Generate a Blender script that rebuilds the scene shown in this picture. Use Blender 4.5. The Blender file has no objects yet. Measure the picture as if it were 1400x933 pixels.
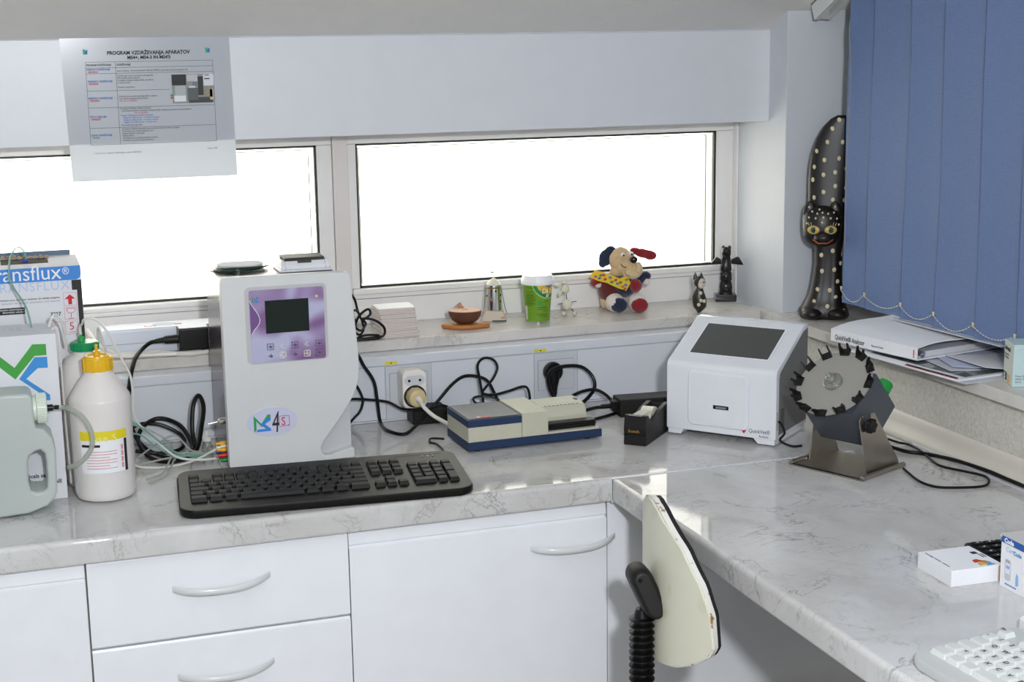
import bpy, bmesh, math, random
from mathutils import Vector, Matrix, noise
C = bpy.context.scene
COL = C.collection
random.seed(7)
PI = math.pi

# ------------------------------------------------------------------ camera
cam_d = bpy.data.cameras.new('camera'); cam = bpy.data.objects.new('camera', cam_d); COL.objects.link(cam)
cam_d.sensor_width = 36.0; cam_d.lens = 2063.3 / 1400 * 36; cam_d.clip_start = .05; cam_d.clip_end = 200
R_ = Vector((.9454, -.3254, -.0153)); U_ = Vector((.0774, .1788, .9808)); F_ = Vector((.3164, .9285, -.1942))
mw = Matrix.Identity(4)
for i in range(3):
    mw[i][0] = R_[i]; mw[i][1] = U_[i]; mw[i][2] = -F_[i]
mw[0][3], mw[1][3], mw[2][3] = -.9179, -2.1983, .7027
cam.matrix_world = mw
C.camera = cam
C.view_settings.view_transform = 'Standard'; C.view_settings.look = 'None'
C.view_settings.gamma = 1; C.view_settings.use_curve_mapping = False
C.view_settings.exposure = 0.0

# ------------------------------------------------------------------ light
world = bpy.data.worlds.new('sky'); C.world = world; world.use_nodes = True
wbg = world.node_tree.nodes['Background']; wbg.inputs[0].default_value = (1, .945, .86, 1); wbg.inputs[1].default_value = 4.6

def area(name, loc, target, size, power, col):
    d = bpy.data.lights.new(name, 'AREA'); d.shape = 'DISK'; d.size = size; d.energy = power; d.color = col
    o = bpy.data.objects.new(name, d); COL.objects.link(o); o.location = loc
    o.rotation_euler = (Vector(target) - Vector(loc)).to_track_quat('-Z', 'Y').to_euler()
    return o
area('camera_flash', (-.72, -2.22, .87), (-.1, 0, .12), .09, 30, (.93, .96, 1))
area('room_lamp', (-.9, -1.9, 1.52), (-.9, -1.6, 0), 1.0, 8, (.96, .98, 1))
area('rear_fill_light', (-1.0, -3.5, .5), (-.6, 0, .4), 1.6, 8, (.97, .98, 1))  # soft frontal fill added behind the camera, no window is modelled there
sd = bpy.data.lights.new('sun', 'SUN'); sd.energy = 5; sd.angle = .01; sd.color = (1, .95, .86)
sun = bpy.data.objects.new('sun', sd); COL.objects.link(sun); sun.rotation_euler = (math.radians(38), 0, math.radians(15))

# ------------------------------------------------------------------ materials
MATS = {}
def nm(name):
    m = bpy.data.materials.new(name); m.use_nodes = True
    return m, m.node_tree, m.node_tree.nodes, m.node_tree.links, m.node_tree.nodes['Principled BSDF']
def rgb(h):
    h = h.lstrip('#'); v = [int(h[i:i+2], 16) / 255 for i in (0, 2, 4)]
    return tuple(c / 12.92 if c <= .04045 else ((c + .055) / 1.055) ** 2.4 for c in v)
def mat(name, col, rough=.5, metal=0., bump=0., bscale=200., var=0., vscale=20., coat=0., sheen=0., spec=.5):
    if name in MATS: return MATS[name]
    m, nt, N, L, P = nm(name)
    if isinstance(col, str): col = rgb(col)
    P.inputs['Base Color'].default_value = (*col, 1); P.inputs['Roughness'].default_value = rough
    P.inputs['Metallic'].default_value = metal; P.inputs['Coat Weight'].default_value = coat
    P.inputs['Sheen Weight'].default_value = sheen; P.inputs['Specular IOR Level'].default_value = spec
    tc = N.new('ShaderNodeTexCoord')
    n = N.new('ShaderNodeTexNoise'); n.inputs['Scale'].default_value = vscale; n.inputs['Detail'].default_value = 4
    L.new(tc.outputs['Object'], n.inputs['Vector'])
    mx = N.new('ShaderNodeMix'); mx.data_type = 'RGBA'
    v = var if var else .04
    mx.inputs[6].default_value = (*[c * (1 - v) for c in col], 1); mx.inputs[7].default_value = (*[min(1, c * (1 + v)) for c in col], 1)
    L.new(n.outputs['Fac'], mx.inputs[0]); L.new(mx.outputs[2], P.inputs['Base Color'])
    if bump:
        b = N.new('ShaderNodeBump'); b.inputs['Strength'].default_value = bump; b.inputs['Distance'].default_value = .002
        n2 = N.new('ShaderNodeTexNoise'); n2.inputs['Scale'].default_value = bscale; n2.inputs['Detail'].default_value = 3
        L.new(tc.outputs['Object'], n2.inputs['Vector'])
        L.new(n2.outputs['Fac'], b.inputs['Height']); L.new(b.outputs[0], P.inputs['Normal'])
    MATS[name] = m
    return m

def marble(name, base, dark, vein, rough, scale=6.):
    m, nt, N, L, P = nm(name)
    tc = N.new('ShaderNodeTexCoord')
    def noise_(sc, det, dist=0.):
        n = N.new('ShaderNodeTexNoise'); n.inputs['Scale'].default_value = sc; n.inputs['Detail'].default_value = det
        n.inputs['Distortion'].default_value = dist; n.inputs['Roughness'].default_value = .62
        L.new(tc.outputs['Object'], n.inputs['Vector']); return n
    def ramp(src, stops):
        r = N.new('ShaderNodeValToRGB'); e = r.color_ramp.elements
        e[0].position = stops[0][0]; e[0].color = (*[stops[0][1]] * 3, 1); e[1].position = stops[-1][0]; e[1].color = (*[stops[-1][1]] * 3, 1)
        for p, v in stops[1:-1]:
            k = e.new(p); k.color = (v, v, v, 1)
        L.new(src, r.inputs[0]); return r
    n1 = noise_(scale * .6, 5, .4)
    r1 = ramp(n1.outputs['Fac'], [(.35, 0), (.68, 1)])
    mx = N.new('ShaderNodeMix'); mx.data_type = 'RGBA'; mx.inputs[6].default_value = (*rgb(base), 1); mx.inputs[7].default_value = (*rgb(dark), 1)
    L.new(r1.outputs[0], mx.inputs[0])
    n2 = noise_(scale, 9, .7)
    r2 = ramp(n2.outputs['Fac'], [(.485, 0), (.5, 1), (.512, 0)])
    n3 = noise_(scale * .9, 3)
    r3 = ramp(n3.outputs['Fac'], [(.42, 0), (.62, .7)])
    n4 = noise_(scale * 2.2, 8, .9)
    r4 = ramp(n4.outputs['Fac'], [(.49, 0), (.5, .55), (.51, 0)])
    mul = N.new('ShaderNodeMath'); mul.operation = 'MULTIPLY'
    add = N.new('ShaderNodeMath'); add.operation = 'MAXIMUM'
    L.new(r2.outputs[0], add.inputs[0]); L.new(r4.outputs[0], add.inputs[1])
    L.new(add.outputs[0], mul.inputs[0]); L.new(r3.outputs[0], mul.inputs[1])
    mx2 = N.new('ShaderNodeMix'); mx2.data_type = 'RGBA'; mx2.inputs[7].default_value = (*rgb(vein), 1)
    L.new(mx.outputs[2], mx2.inputs[6]); L.new(mul.outputs[0], mx2.inputs[0])
    L.new(mx2.outputs[2], P.inputs['Base Color']); P.inputs['Roughness'].default_value = rough; P.inputs['Specular IOR Level'].default_value = .22
    MATS[name] = m
    return m

MARBLE = marble('marble_laminate', '#d2d2d2', '#bbb9b6', '#7a756f', .05, 8.)
SILLM = marble('marble_sill', '#d3cfc9', '#c0bcb6', '#8f8a86', .16, 9)
WALLW = mat('white_wall_paint', '#cdd1d8', .6, bump=.25, bscale=160)
HEADER = mat('header_panel_paint', '#d6d8dd', .35, bump=.05, bscale=300)
CEILM = mat('ceiling_plaster', '#e0deda', .85, bump=.5, bscale=120)
ROUGH = mat('rough_plaster', '#cfccc2', .85, bump=1., bscale=260, var=.28, vscale=170)
FLOORM = mat('floor_vinyl', '#b5b0a5', .5, var=.1)
PVC = mat('white_window_plastic', '#e8e6e4', .25)
GASKET = mat('black_rubber_gasket', '#1b2622', .5)
CAB = mat('white_cabinet_lacquer', '#ebedf2', .3)
CABGAP = mat('cabinet_carcass_grey', '#a3a19c', .6)
HANDLE = mat('white_handle_plastic', '#d6d8da', .2)
TRUNK = mat('white_trunking_plastic', '#d2d5dc', .13)
TRUNKG = mat('grey_trunking_plastic', '#c6c9cf', .25)
BLACKP = mat('black_plastic', '#101010', .35, spec=.3)
BLACKM = mat('black_matt_plastic', '#181716', .5, spec=.3)
CABLEB = mat('black_cable_rubber', '#0b0b0b', .4, spec=.3)
CABLEW = mat('white_cable_plastic', '#dcd9d2', .4)
CHROME = mat('chrome', '#d8d8d8', .12, metal=1)
STEEL = mat('brushed_stainless_steel', '#b3aca3', .34, metal=1, var=.1, vscale=60)
ALU = mat('aluminium_strip', '#e2e6ec', .35, metal=.3)
PAPER = mat('white_paper', '#e9eaee', .7)
PAPERG = mat('grey_white_paper', '#cfd0d6', .6)
WHITEP = mat('white_glossy_plastic', '#dfe1e6', .14)
BLUEP = mat('navy_blue_plastic', '#152d50', .5)
CREAM = mat('cream_grey_plastic', '#bdbba8', .5, bump=.1, bscale=600)
INKB = mat('black_ink', '#1a1a1c', .6)
INKR = mat('red_ink', '#c8102a', .6)
INKBL = mat('blue_ink', '#1f5fb8', .6)
INKG = mat('green_ink', '#1f9a56', .6)
INKGREY = mat('grey_ink', '#5a5e66', .6)

def glassmat(name, tint=(1, 1, 1), refl=.08, rough=0.):
    m, nt, N, L, P = nm(name); N.remove(P)
    t = N.new('ShaderNodeBsdfTransparent'); t.inputs[0].default_value = (*tint, 1)
    g = N.new('ShaderNodeBsdfGlossy'); g.inputs['Roughness'].default_value = rough
    f = N.new('ShaderNodeLayerWeight'); f.inputs[0].default_value = .25
    mp = N.new('ShaderNodeMapRange'); mp.inputs[3].default_value = refl * .5; mp.inputs[4].default_value = .7
    mx = N.new('ShaderNodeMixShader'); L.new(f.outputs['Fresnel'], mp.inputs[0]); L.new(mp.outputs[0], mx.inputs[0])
    L.new(t.outputs[0], mx.inputs[1]); L.new(g.outputs[0], mx.inputs[2])
    L.new(mx.outputs[0], N['Material Output'].inputs[0]); MATS[name] = m
    return m
GLASS = glassmat('window_glass', (.97, .99, .98))
CLEAR = glassmat('clear_plastic', (.93, .95, .93), .3, .05)

def translucent(name, col, clear=.2, rough=.3, tr=.5):
    m, nt, N, L, P = nm(name)
    P.inputs['Base Color'].default_value = (*rgb(col), 1); P.inputs['Roughness'].default_value = rough
    t = N.new('ShaderNodeBsdfTranslucent'); t.inputs[0].default_value = (*rgb(col), 1)
    a = N.new('ShaderNodeMixShader'); a.inputs[0].default_value = tr; L.new(P.outputs[0], a.inputs[1]); L.new(t.outputs[0], a.inputs[2])
    n = N.new('ShaderNodeTexNoise'); n.inputs['Scale'].default_value = 12
    tc = N.new('ShaderNodeTexCoord'); L.new(tc.outputs['Object'], n.inputs['Vector'])
    mp = N.new('ShaderNodeMapRange'); mp.inputs[3].default_value = clear * .85; mp.inputs[4].default_value = clear * 1.15
    L.new(n.outputs['Fac'], mp.inputs[0])
    c = N.new('ShaderNodeBsdfTransparent'); b = N.new('ShaderNodeMixShader'); L.new(mp.outputs[0], b.inputs[0])
    L.new(a.outputs[0], b.inputs[1]); L.new(c.outputs[0], b.inputs[2]); L.new(b.outputs[0], N['Material Output'].inputs[0])
    MATS[name] = m
    return m
HDPE = translucent('milky_bottle_plastic', '#f6f2ef', .04, .3, .25)
HDPEG = translucent('greenish_jug_plastic', '#dfe6e2', .06, .3, .4)
LAMIN = translucent('laminated_paper', '#e2e5ea', .0, .18, .5)
TUBE = translucent('clear_tubing', '#c9cfc6', .45, .15, .4)
TUBEW = translucent('white_tubing', '#f2f2ee', .1, .2, .4)
TUBET = translucent('teal_tubing', '#8fc3b6', .3, .2, .4)

# ------------------------------------------------------------------ geometry helpers
def rotz(a): return Matrix.Rotation(a, 4, 'Z')
class B:
    def __init__(s): s.bm = bmesh.new()
    def _new(s, f):
        tmp = bmesh.new(); f(tmp)
        me = bpy.data.meshes.new('t'); tmp.to_mesh(me); tmp.free(); s.bm.from_mesh(me); bpy.data.meshes.remove(me)
    def box(s, x0, x1, y0, y1, z0, z1, bev=0., seg=2, M=None):
        def f(t):
            bmesh.ops.create_cube(t, size=1)
            for v in t.verts:
                v.co = Vector(((x0 + x1) / 2 + v.co.x * (x1 - x0), (y0 + y1) / 2 + v.co.y * (y1 - y0), (z0 + z1) / 2 + v.co.z * (z1 - z0)))
            if bev: bmesh.ops.bevel(t, geom=t.edges[:], offset=bev, segments=seg, profile=.5, affect='EDGES')
            if M is not None: bmesh.ops.transform(t, matrix=M, verts=t.verts)
        s._new(f); return s
    def prism(s, poly, O, X, Y, depth, bev=0., seg=2):
        """poly in the X,Y plane at O, extruded by depth along X x Y"""
        O, X, Y = Vector(O), Vector(X), Vector(Y); Zd = X.cross(Y).normalized()
        def f(t):
            vs = [t.verts.new(O + X * a + Y * b) for a, b in poly]
            fa = t.faces.new(vs)
            r = bmesh.ops.extrude_face_region(t, geom=[fa])
            bmesh.ops.translate(t, vec=Zd * depth, verts=[g for g in r['geom'] if isinstance(g, bmesh.types.BMVert)])
            bmesh.ops.recalc_face_normals(t, faces=t.faces)
            if bev: bmesh.ops.bevel(t, geom=t.edges[:], offset=bev, segments=seg, profile=.5, affect='EDGES')
        s._new(f); return s
    def cyl(s, p0, p1, r0, r1=None, seg=24, cap=True, bev=0.):
        p0, p1 = Vector(p0), Vector(p1); r1 = r0 if r1 is None else r1; d = p1 - p0
        def f(t):
            bmesh.ops.create_cone(t, cap_ends=cap, cap_tris=False, segments=seg, radius1=r0, radius2=max(r1, 1e-5), depth=d.length)
            if bev:
                es = [e for e in t.edges if abs(e.verts[0].co.z - e.verts[1].co.z) < 1e-6]
                bmesh.ops.bevel(t, geom=es, offset=bev, segments=2, profile=.5, affect='EDGES')
            M = Matrix.Translation((p0 + p1) / 2) @ d.to_track_quat('Z', 'Y').to_matrix().to_4x4()
            bmesh.ops.transform(t, matrix=M, verts=t.verts)
        s._new(f); return s
    def ball(s, c, r, M=None, seg=20, rings=12, disp=0., ds=30.):
        r = (r, r, r) if not hasattr(r, '__len__') else r
        def f(t):
            bmesh.ops.create_uvsphere(t, u_segments=seg, v_segments=rings, radius=1)
            for v in t.verts:
                k = 1.
                if disp: k = 1 + disp * noise.noise(v.co * ds * .1 + Vector(c) * 50)
                v.co = Vector((v.co.x * r[0] * k, v.co.y * r[1] * k, v.co.z * r[2] * k))
            MM = Matrix.Translation(c) @ (M if M is not None else Matrix.Identity(4))
            bmesh.ops.transform(t, matrix=MM, verts=t.verts)
        s._new(f); return s
    def lathe(s, prof, c=(0, 0, 0), seg=32, sx=1., sy=1., M=None, power=2.):
        def f(t):
            rings = []
            for r, z in prof:
                ring = []
                for i in range(seg):
                    a = 2 * PI * i / seg; ca, sa = math.cos(a), math.sin(a)
                    if power != 2.:
                        q = (abs(ca) ** power + abs(sa) ** power) ** (-1 / power); ca *= q; sa *= q
                    ring.append(t.verts.new((r * sx * ca, r * sy * sa, z)))
                rings.append(ring)
            for a, b in zip(rings, rings[1:]):
                for i in range(seg): t.faces.new((a[i], a[(i+1) % seg], b[(i+1) % seg], b[i]))
            if prof[0][0] > 1e-6: t.faces.new(rings[0][::-1])
            if prof[-1][0] > 1e-6: t.faces.new(rings[-1])
            bmesh.ops.remove_doubles(t, verts=t.verts, dist=1e-6)
            bmesh.ops.recalc_face_normals(t, faces=t.faces)
            if M is not None: bmesh.ops.transform(t, matrix=M, verts=t.verts)
            bmesh.ops.translate(t, vec=Vector(c), verts=t.verts)
        s._new(f); return s
    def loft(s, rings, cap=True, close=True):
        def f(t):
            R = [[t.verts.new(p) for p in r] for r in rings]; n = len(R[0])
            for a, b in zip(R, R[1:]):
                for i in range(n if close else n - 1): t.faces.new((a[i], a[(i+1) % n], b[(i+1) % n], b[i]))
            if cap: t.faces.new(R[0][::-1]); t.faces.new(R[-1])
            bmesh.ops.recalc_face_normals(t, faces=t.faces)
        s._new(f); return s
    def tube(s, pts, r, seg=8, sub=6, taper=None):
        P = [Vector(p) for p in pts]
        if len(P) > 2 and sub > 1:
            Q = [P[0] * 2 - P[1]] + P + [P[-1] * 2 - P[-2]]; out = []
            for i in range(1, len(Q) - 2):
                for k in range(sub):
                    u = k / sub; a, b, c, d = Q[i-1], Q[i], Q[i+1], Q[i+2]
                    out.append(.5 * ((2*b) + (c-a)*u + (2*a-5*b+4*c-d)*u*u + (3*b-a-3*c+d)*u**3))
            P = out + [P[-1]]
        def f(t):
            rings = []; up = None
            for i, p in enumerate(P):
                d = (P[min(i+1, len(P)-1)] - P[max(i-1, 0)])
                if d.length < 1e-9: d = Vector((0, 0, 1))
                d.normalize()
                if up is None: up = Vector((0, 0, 1)) if abs(d.z) < .9 else Vector((1, 0, 0))
                x = d.cross(up)
                if x.length < 1e-4: x = d.orthogonal()
                x.normalize(); y = x.cross(d); up = y
                rr = r if taper is None else r * taper(i / (len(P) - 1))
                rings.append([t.verts.new(p + x * math.cos(2*PI*k/seg) * rr + y * math.sin(2*PI*k/seg) * rr) for k in range(seg)])
            for a, b in zip(rings, rings[1:]):
                for i in range(seg): t.faces.new((a[i], a[(i+1) % seg], b[(i+1) % seg], b[i]))
            t.faces.new(rings[0][::-1]); t.faces.new(rings[-1])
            bmesh.ops.recalc_face_normals(t, faces=t.faces)
        s._new(f); return s
    def quad(s, a, b, c, d):
        def f(t): t.faces.new([t.verts.new(p) for p in (a, b, c, d)])
        s._new(f); return s
    def go(s, name, m, parent=None, angle=38, loc=None):
        return link(name, s.bm, m, parent, angle, loc)

def link(name, bm, m, parent=None, angle=38, loc=None):
    bm.normal_update()
    for e in bm.edges:
        if len(e.link_faces) == 2: e.smooth = e.calc_face_angle(0) < math.radians(angle)
    for f in bm.faces: f.smooth = True
    o = None
    if parent is None:
        if loc is None:
            xs = [v.co for v in bm.verts]
            loc = (sum(v.x for v in xs) / len(xs), sum(v.y for v in xs) / len(xs), min(v.z for v in xs))
        bmesh.ops.translate(bm, vec=-Vector(loc), verts=bm.verts)
    me = bpy.data.meshes.new(name); bm.to_mesh(me); bm.free()
    for mm in (m if isinstance(m, (list, tuple)) else [m]): me.materials.append(mm)
    o = bpy.data.objects.new(name, me); COL.objects.link(o)
    wn = o.modifiers.new('weighted_normals', 'WEIGHTED_NORMAL'); wn.keep_sharp = True; wn.weight = 60
    if parent is None: o.location = loc
    else: o.parent = parent
    return o
def tag(o, label=None, cat=None, group=None, kind=None):
    if label: o['label'] = label
    if cat: o['category'] = cat
    if group: o['group'] = group
    if kind: o['kind'] = kind
    return o
def thing(name, label, cat, loc=(0, 0, 0), rz=0, group=None):
    o = bpy.data.objects.new(name, None); COL.objects.link(o); o.empty_display_size = .02
    o.location = loc; o.rotation_euler = (0, 0, rz)
    return tag(o, label, cat, group)
def struct(name, b, m, label=None, parent=None):
    o = b.go(name, m, parent)
    if parent is None: o['kind'] = 'structure'
    if label: o['label'] = label
    return o
def dup(root, loc=None, rz=None, label=None):
    r = root.copy(); COL.objects.link(r)
    if loc is not None: r.location = loc
    if rz is not None: r.rotation_euler = (0, 0, rz)
    if label: r['label'] = label
    for ch in list(root.children):
        c = ch.copy(); COL.objects.link(c); c.parent = r
        for g in list(ch.children):
            d = g.copy(); COL.objects.link(d); d.parent = c
    return r

FRONT = ((1, 0, 0), (0, 0, 1))        # writing on a face that looks to -y
LEFTF = ((0, -1, 0), (0, 0, 1))       # writing on a face that looks to -x
TOPF = ((1, 0, 0), (0, 1, 0))
def text(s, size, O, XY, m, parent, name='lettering', align='LEFT', sx=1., ext=.00012, bold=0., shear=0., space=1., line=1.):
    cu = bpy.data.curves.new('t', 'FONT'); cu.body = s; cu.size = size; cu.align_x = align; cu.extrude = ext
    cu.offset = bold; cu.shear = shear; cu.space_character = space; cu.space_line = line; cu.resolution_u = 3
    o = bpy.data.objects.new('t', cu); COL.objects.link(o)
    dg = bpy.context.evaluated_depsgraph_get(); me = bpy.data.meshes.new_from_object(o.evaluated_get(dg))
    bpy.data.objects.remove(o); bpy.data.curves.remove(cu)
    X, Y = Vector(XY[0]).normalized(), Vector(XY[1]).normalized(); Zn = X.cross(Y)
    M = Matrix.Identity(4)
    for i in range(3): M[i][0] = X[i] * sx; M[i][1] = Y[i]; M[i][2] = Zn[i]; M[i][3] = O[i] + Zn[i] * ext
    me.transform(M); me.name = name; me.materials.clear(); me.materials.append(m)
    r = bpy.data.objects.new(name, me); COL.objects.link(r); r.parent = parent
    return r
def plate(poly, O, XY, m, parent, name, depth=.0003):
    return B().prism(poly, O, XY[0], XY[1], depth).go(name, m, parent)
def rect(x0, x1, y0, y1): return [(x0, y0), (x1, y0), (x1, y1), (x0, y1)]
def rrect(x0, x1, y0, y1, r, n=5):
    out = []
    for cx, cy, a0 in ((x1-r, y0+r, -90), (x1-r, y1-r, 0), (x0+r, y1-r, 90), (x0+r, y0+r, 180)):
        for k in range(n + 1):
            a = math.radians(a0 + 90 * k / n); out.append((cx + r * math.cos(a), cy + r * math.sin(a)))
    return out
def ell(cx, cy, rx, ry, n=32): return [(cx + rx * math.cos(2*PI*i/n), cy + ry * math.sin(2*PI*i/n)) for i in range(n)]

# ------------------------------------------------------------------ setting
S = .149                     # top of the sill, worktop is z = 0
FZ = -.86
b = B().box(-2.4, .95, -3.6, .9, FZ - .05, FZ); struct('floor', b, FLOORM, 'grey vinyl floor')
# back wall: below the sill, header box above the windows, strip left
b = B().box(-2.4, .86, .5555, .80, FZ, .127)
b.box(-2.4, .5925, .5820, .80, .5365, .7206 + .06, 0)
struct('wall_back', b, HEADER, 'smooth bluish white header panel above the ribbon windows')
SL = .483
def ceil_z(y): return .7552 - SL * (y - .5104)
yk = -1.45
b = B().prism([(.86, ceil_z(.86)), (yk, ceil_z(yk)), (yk, ceil_z(yk) + .05), (.86, ceil_z(.86) + .05)], (-2.4, 0, 0), (0, 1, 0), (0, 0, 1), 3.35)
b.box(-2.4, .95, -3.6, yk, ceil_z(yk), ceil_z(yk) + .05)
struct('ceiling', b, CEILM, 'grey white sloping attic ceiling above the header panel')
# a fine plaster bead where header meets ceiling
b = B().tube([(-2.3, .584, .7195), (-1.2, .584, .721), (-.8, .5845, .7195), (-.3, .584, .7205), (.2, .584, .7195), (.5925, .584, .7205)], .0032, 6, 5)
struct('trim_1', b, WALLW, 'uneven paint bead where the header panel meets the ceiling')
# pier between the back windows and the right window
b = B().box(.5925, .90, .5104, .86, S - .02, .7552 + .02, .002)
b.box(.5925, .90, .5104, .86, FZ, S - .022)
struct('wall_right_pier', b, WALLW, 'white wall pier in the corner behind the spotted cat statue').name = 'wall_right'
b = B().box(.590, .90, -3.6, .5555, FZ, .1275); struct('wall_right', b, ROUGH, 'rough speckled plaster wall under the right sill')
b = B().box(.86, .90, -3.6, .52, .1275, 1.8); b.box(.60, .87, -3.6, -1.4, S, 1.8); struct('wall_right', b, WALLW, 'white wall behind the blue blind')
b = B().box(-2.45, -2.4, -3.6, .9, FZ, 1.8); struct('wall_left', b, WALLW, 'white wall at the left end of the room')
b = B().box(-2.4, .95, -3.65, -3.6, FZ, 1.8); struct('wall_front', b, WALLW, 'white wall behind the viewer')
# marble sills
b = B().box(-2.4, .5665, .5535, .735, .1278, S, .0015); struct('trim_2', b, SILLM, 'grey veined marble window sill along the back wall')
b = B().box(.568, .86, -1.4, .5095, .1278, S, .0015); b.box(.568, .5915, .5097, .60, .1278, S, .0015)
struct('trim_3', b, SILLM, 'grey veined marble sill under the blue blind')
# coved upstand at the foot of the right wall
b = B().prism([(.5695, .0), (.5695, .005), (.573, .010), (.578, .0165), (.583, .026), (.5855, .036), (.590, .042), (.590, 0)], (0, .5, 0), (1, 0, 0), (0, 0, 1), 1.9)
struct('trim_4', b, mat('coved_upstand', '#cfcabf', .35), 'beige coved upstand along the foot of the right wall')
b = B().box(.5665, .5700, -1.4, -.004, .0001, .0035, .0006); struct('trim_5', b, ALU, 'thin white sealing strip along the upstand')

# windows in the back wall
WY = .7315
def win(name, x0, x1, g0, g1, gl, gr, left_post=None):
    """frame between x0..x1, glass gl..gr"""
    f = B()
    f.box(x0, x1, WY, WY + .06, S, g0 - .022, .001)                        # board below the sash
    f.box(x0, x1, WY - .004, WY + .06, g0 - .021, g0 - .012, .002)
    f.box(x0, x1, WY - .010, WY + .06, g0 - .012, g0, .003)                # bead
    f.box(x0, x1, WY - .002, WY + .06, g1, g1 + .05, .002)
    f.box(x0, gl, WY - .001, WY + .06, g0, g1, .002)
    f.box(gr, x1, WY - .001, WY + .06, g0, g1, .002)
    o = thing(name, None, None, (0, 0, 0)); o['kind'] = 'structure'
    f.go('window_frame', PVC, o)
    g = B(); w = .0042
    g.box(gl, gr, WY + .004, WY + .012, g0, g0 + w); g.box(gl, gr, WY + .004, WY + .012, g1 - w, g1)
    g.box(gl, gl + w, WY + .004, WY + .012, g0, g1); g.box(gr - w, gr, WY + .004, WY + .012, g0, g1)
    g.go('gasket', GASKET, o)
    g = B(); w = .0016; i = .011
    g.box(gl + i, gr - i, WY + .030, WY + .034, g1 - i, g1 - i + w)
    g.box(gl + i, gl + i + w, WY + .030, WY + .034, g0 + .004, g1 - i); g.box(gr - i, gr - i + w, WY + .030, WY + .034, g0 + .004, g1 - i)
    g.go('spacer', mat('grey_spacer', '#5f6a66', .4, metal=.6), o)
    B().box(gl + .002, gr - .002, WY + .016, WY + .020, g0 + .002, g1 - .002).go('pane', GLASS, o)
    return o
tag(win('window_1', -2.4, -.2875, .2225, .511, -2.3, -.3176), 'wide left ribbon window with white plastic frame')
tag(win('window_2', -.2560, .5925, .2225, .511, -.2392, .5499), 'right ribbon window with white plastic frame')
b = B().box(-.2872, -.2563, WY - .007, WY + .055, S, .56, .0015); struct('trim_6', b, mat('post_plastic', '#dcd6d2', .3), 'raised white post between the two ribbon windows')
b = B().box(.5885, .5925, WY - .02, WY, S, .56, .001); struct('trim_7', b, PVC, 'white strip between right window frame and wall')
# right window behind the blind, with its outside shutter down
w = thing('window_3', 'window behind the blue blind with grey shutter down', None); w['kind'] = 'structure'
f = B(); f.box(.80, .86, -1.35, -1.28, S, 1.2, .003); f.box(.80, .86, .44, .509, S, 1.0, .003); f.box(.80, .86, -1.28, .44, S, .21, .003); f.box(.80, .86, -1.28, .3, .78, .84, .003)
f.go('window_frame', PVC, w); B().box(.825, .829, -1.28, .44, .21, .80).go('pane', GLASS, w)
b = B()
for k in range(14): b.box(.845, .855, -1.28, .44, .212 + k * .042, .252 + k * .042, .004)
b.go('shutter_slats', mat('grey_shutter', '#8e9296', .6), w)

# outside: pale terrace, house front and railing, all in strong daylight
b = B().box(-30, 30, 1.2, 40, -1.3, -1.2); tag(struct('ground_outside', b, mat('pale_paving', '#f2efe8', .8)), 'pale paved terrace in full daylight outside the windows')
rl = thing('railing', 'pale thin barred railing seen through the left window', 'railing', (0, 4, -1.2))
RT = mat('pale_railing_paint', '#b9b79a', .6)
for z0, z1 in ((.2152, .2092), (.1642, .1541), (.1018, .093), (.042, .0258)):
    B().tube([(-2.6, 0, 1.2 + z0 + .02), (-.30, 0, 1.2 + z1)], .0022, 6, 1).go('rail', RT, rl)
B().tube([(-.281, 0, 1.2 + .214), (-.335, 0, 0)], .004, 6, 1).go('post', RT, rl)
B().tube([(-2.4, 0, 1.2 + .22), (-2.4, 0, 0)], .006, 6, 1).go('post', RT, rl)

# ------------------------------------------------------------------ worktops
t = thing('worktop', 'grey marbled laminate worktop under the analysers and black keyboard', 'worktop', (-.6, .25, -.04))
prof = [(.509, -.04), (.509, 0), (.008, 0), (.0035, -.0012), (.001, -.004), (0, -.009), (0, -.034), (.0015, -.038), (.005, -.04)]
o = B().prism([(a - .25, c + .04) for a, c in prof], (-1.5, 0, 0), (0, 1, 0), (0, 0, 1), 2.668).go('top_slab', MARBLE, t)
t = thing('desk', 'grey marbled laminate desk top running towards the viewer on the right', 'desk', (.3, -.7, -.04))
prof = [(.2672, -.04), (.2672, 0), (-.292, 0), (-.2965, -.0012), (-.299, -.004), (-.300, -.009), (-.300, -.034), (-.2985, -.038), (-.295, -.04)]
B().prism([(a, c + .04) for a, c in prof], (0, .696, 0), (1, 0, 0), (0, 0, 1), 1.396 - .7 + .7).go('top_slab', MARBLE, t)
B().box(-.3010, .2665, .6965, .7, .004, .0412, .0004).box(-.3012, -.2985, .6965, .6998, .0, .0400, .0004).go('joint_strip', ALU, t)

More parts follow.
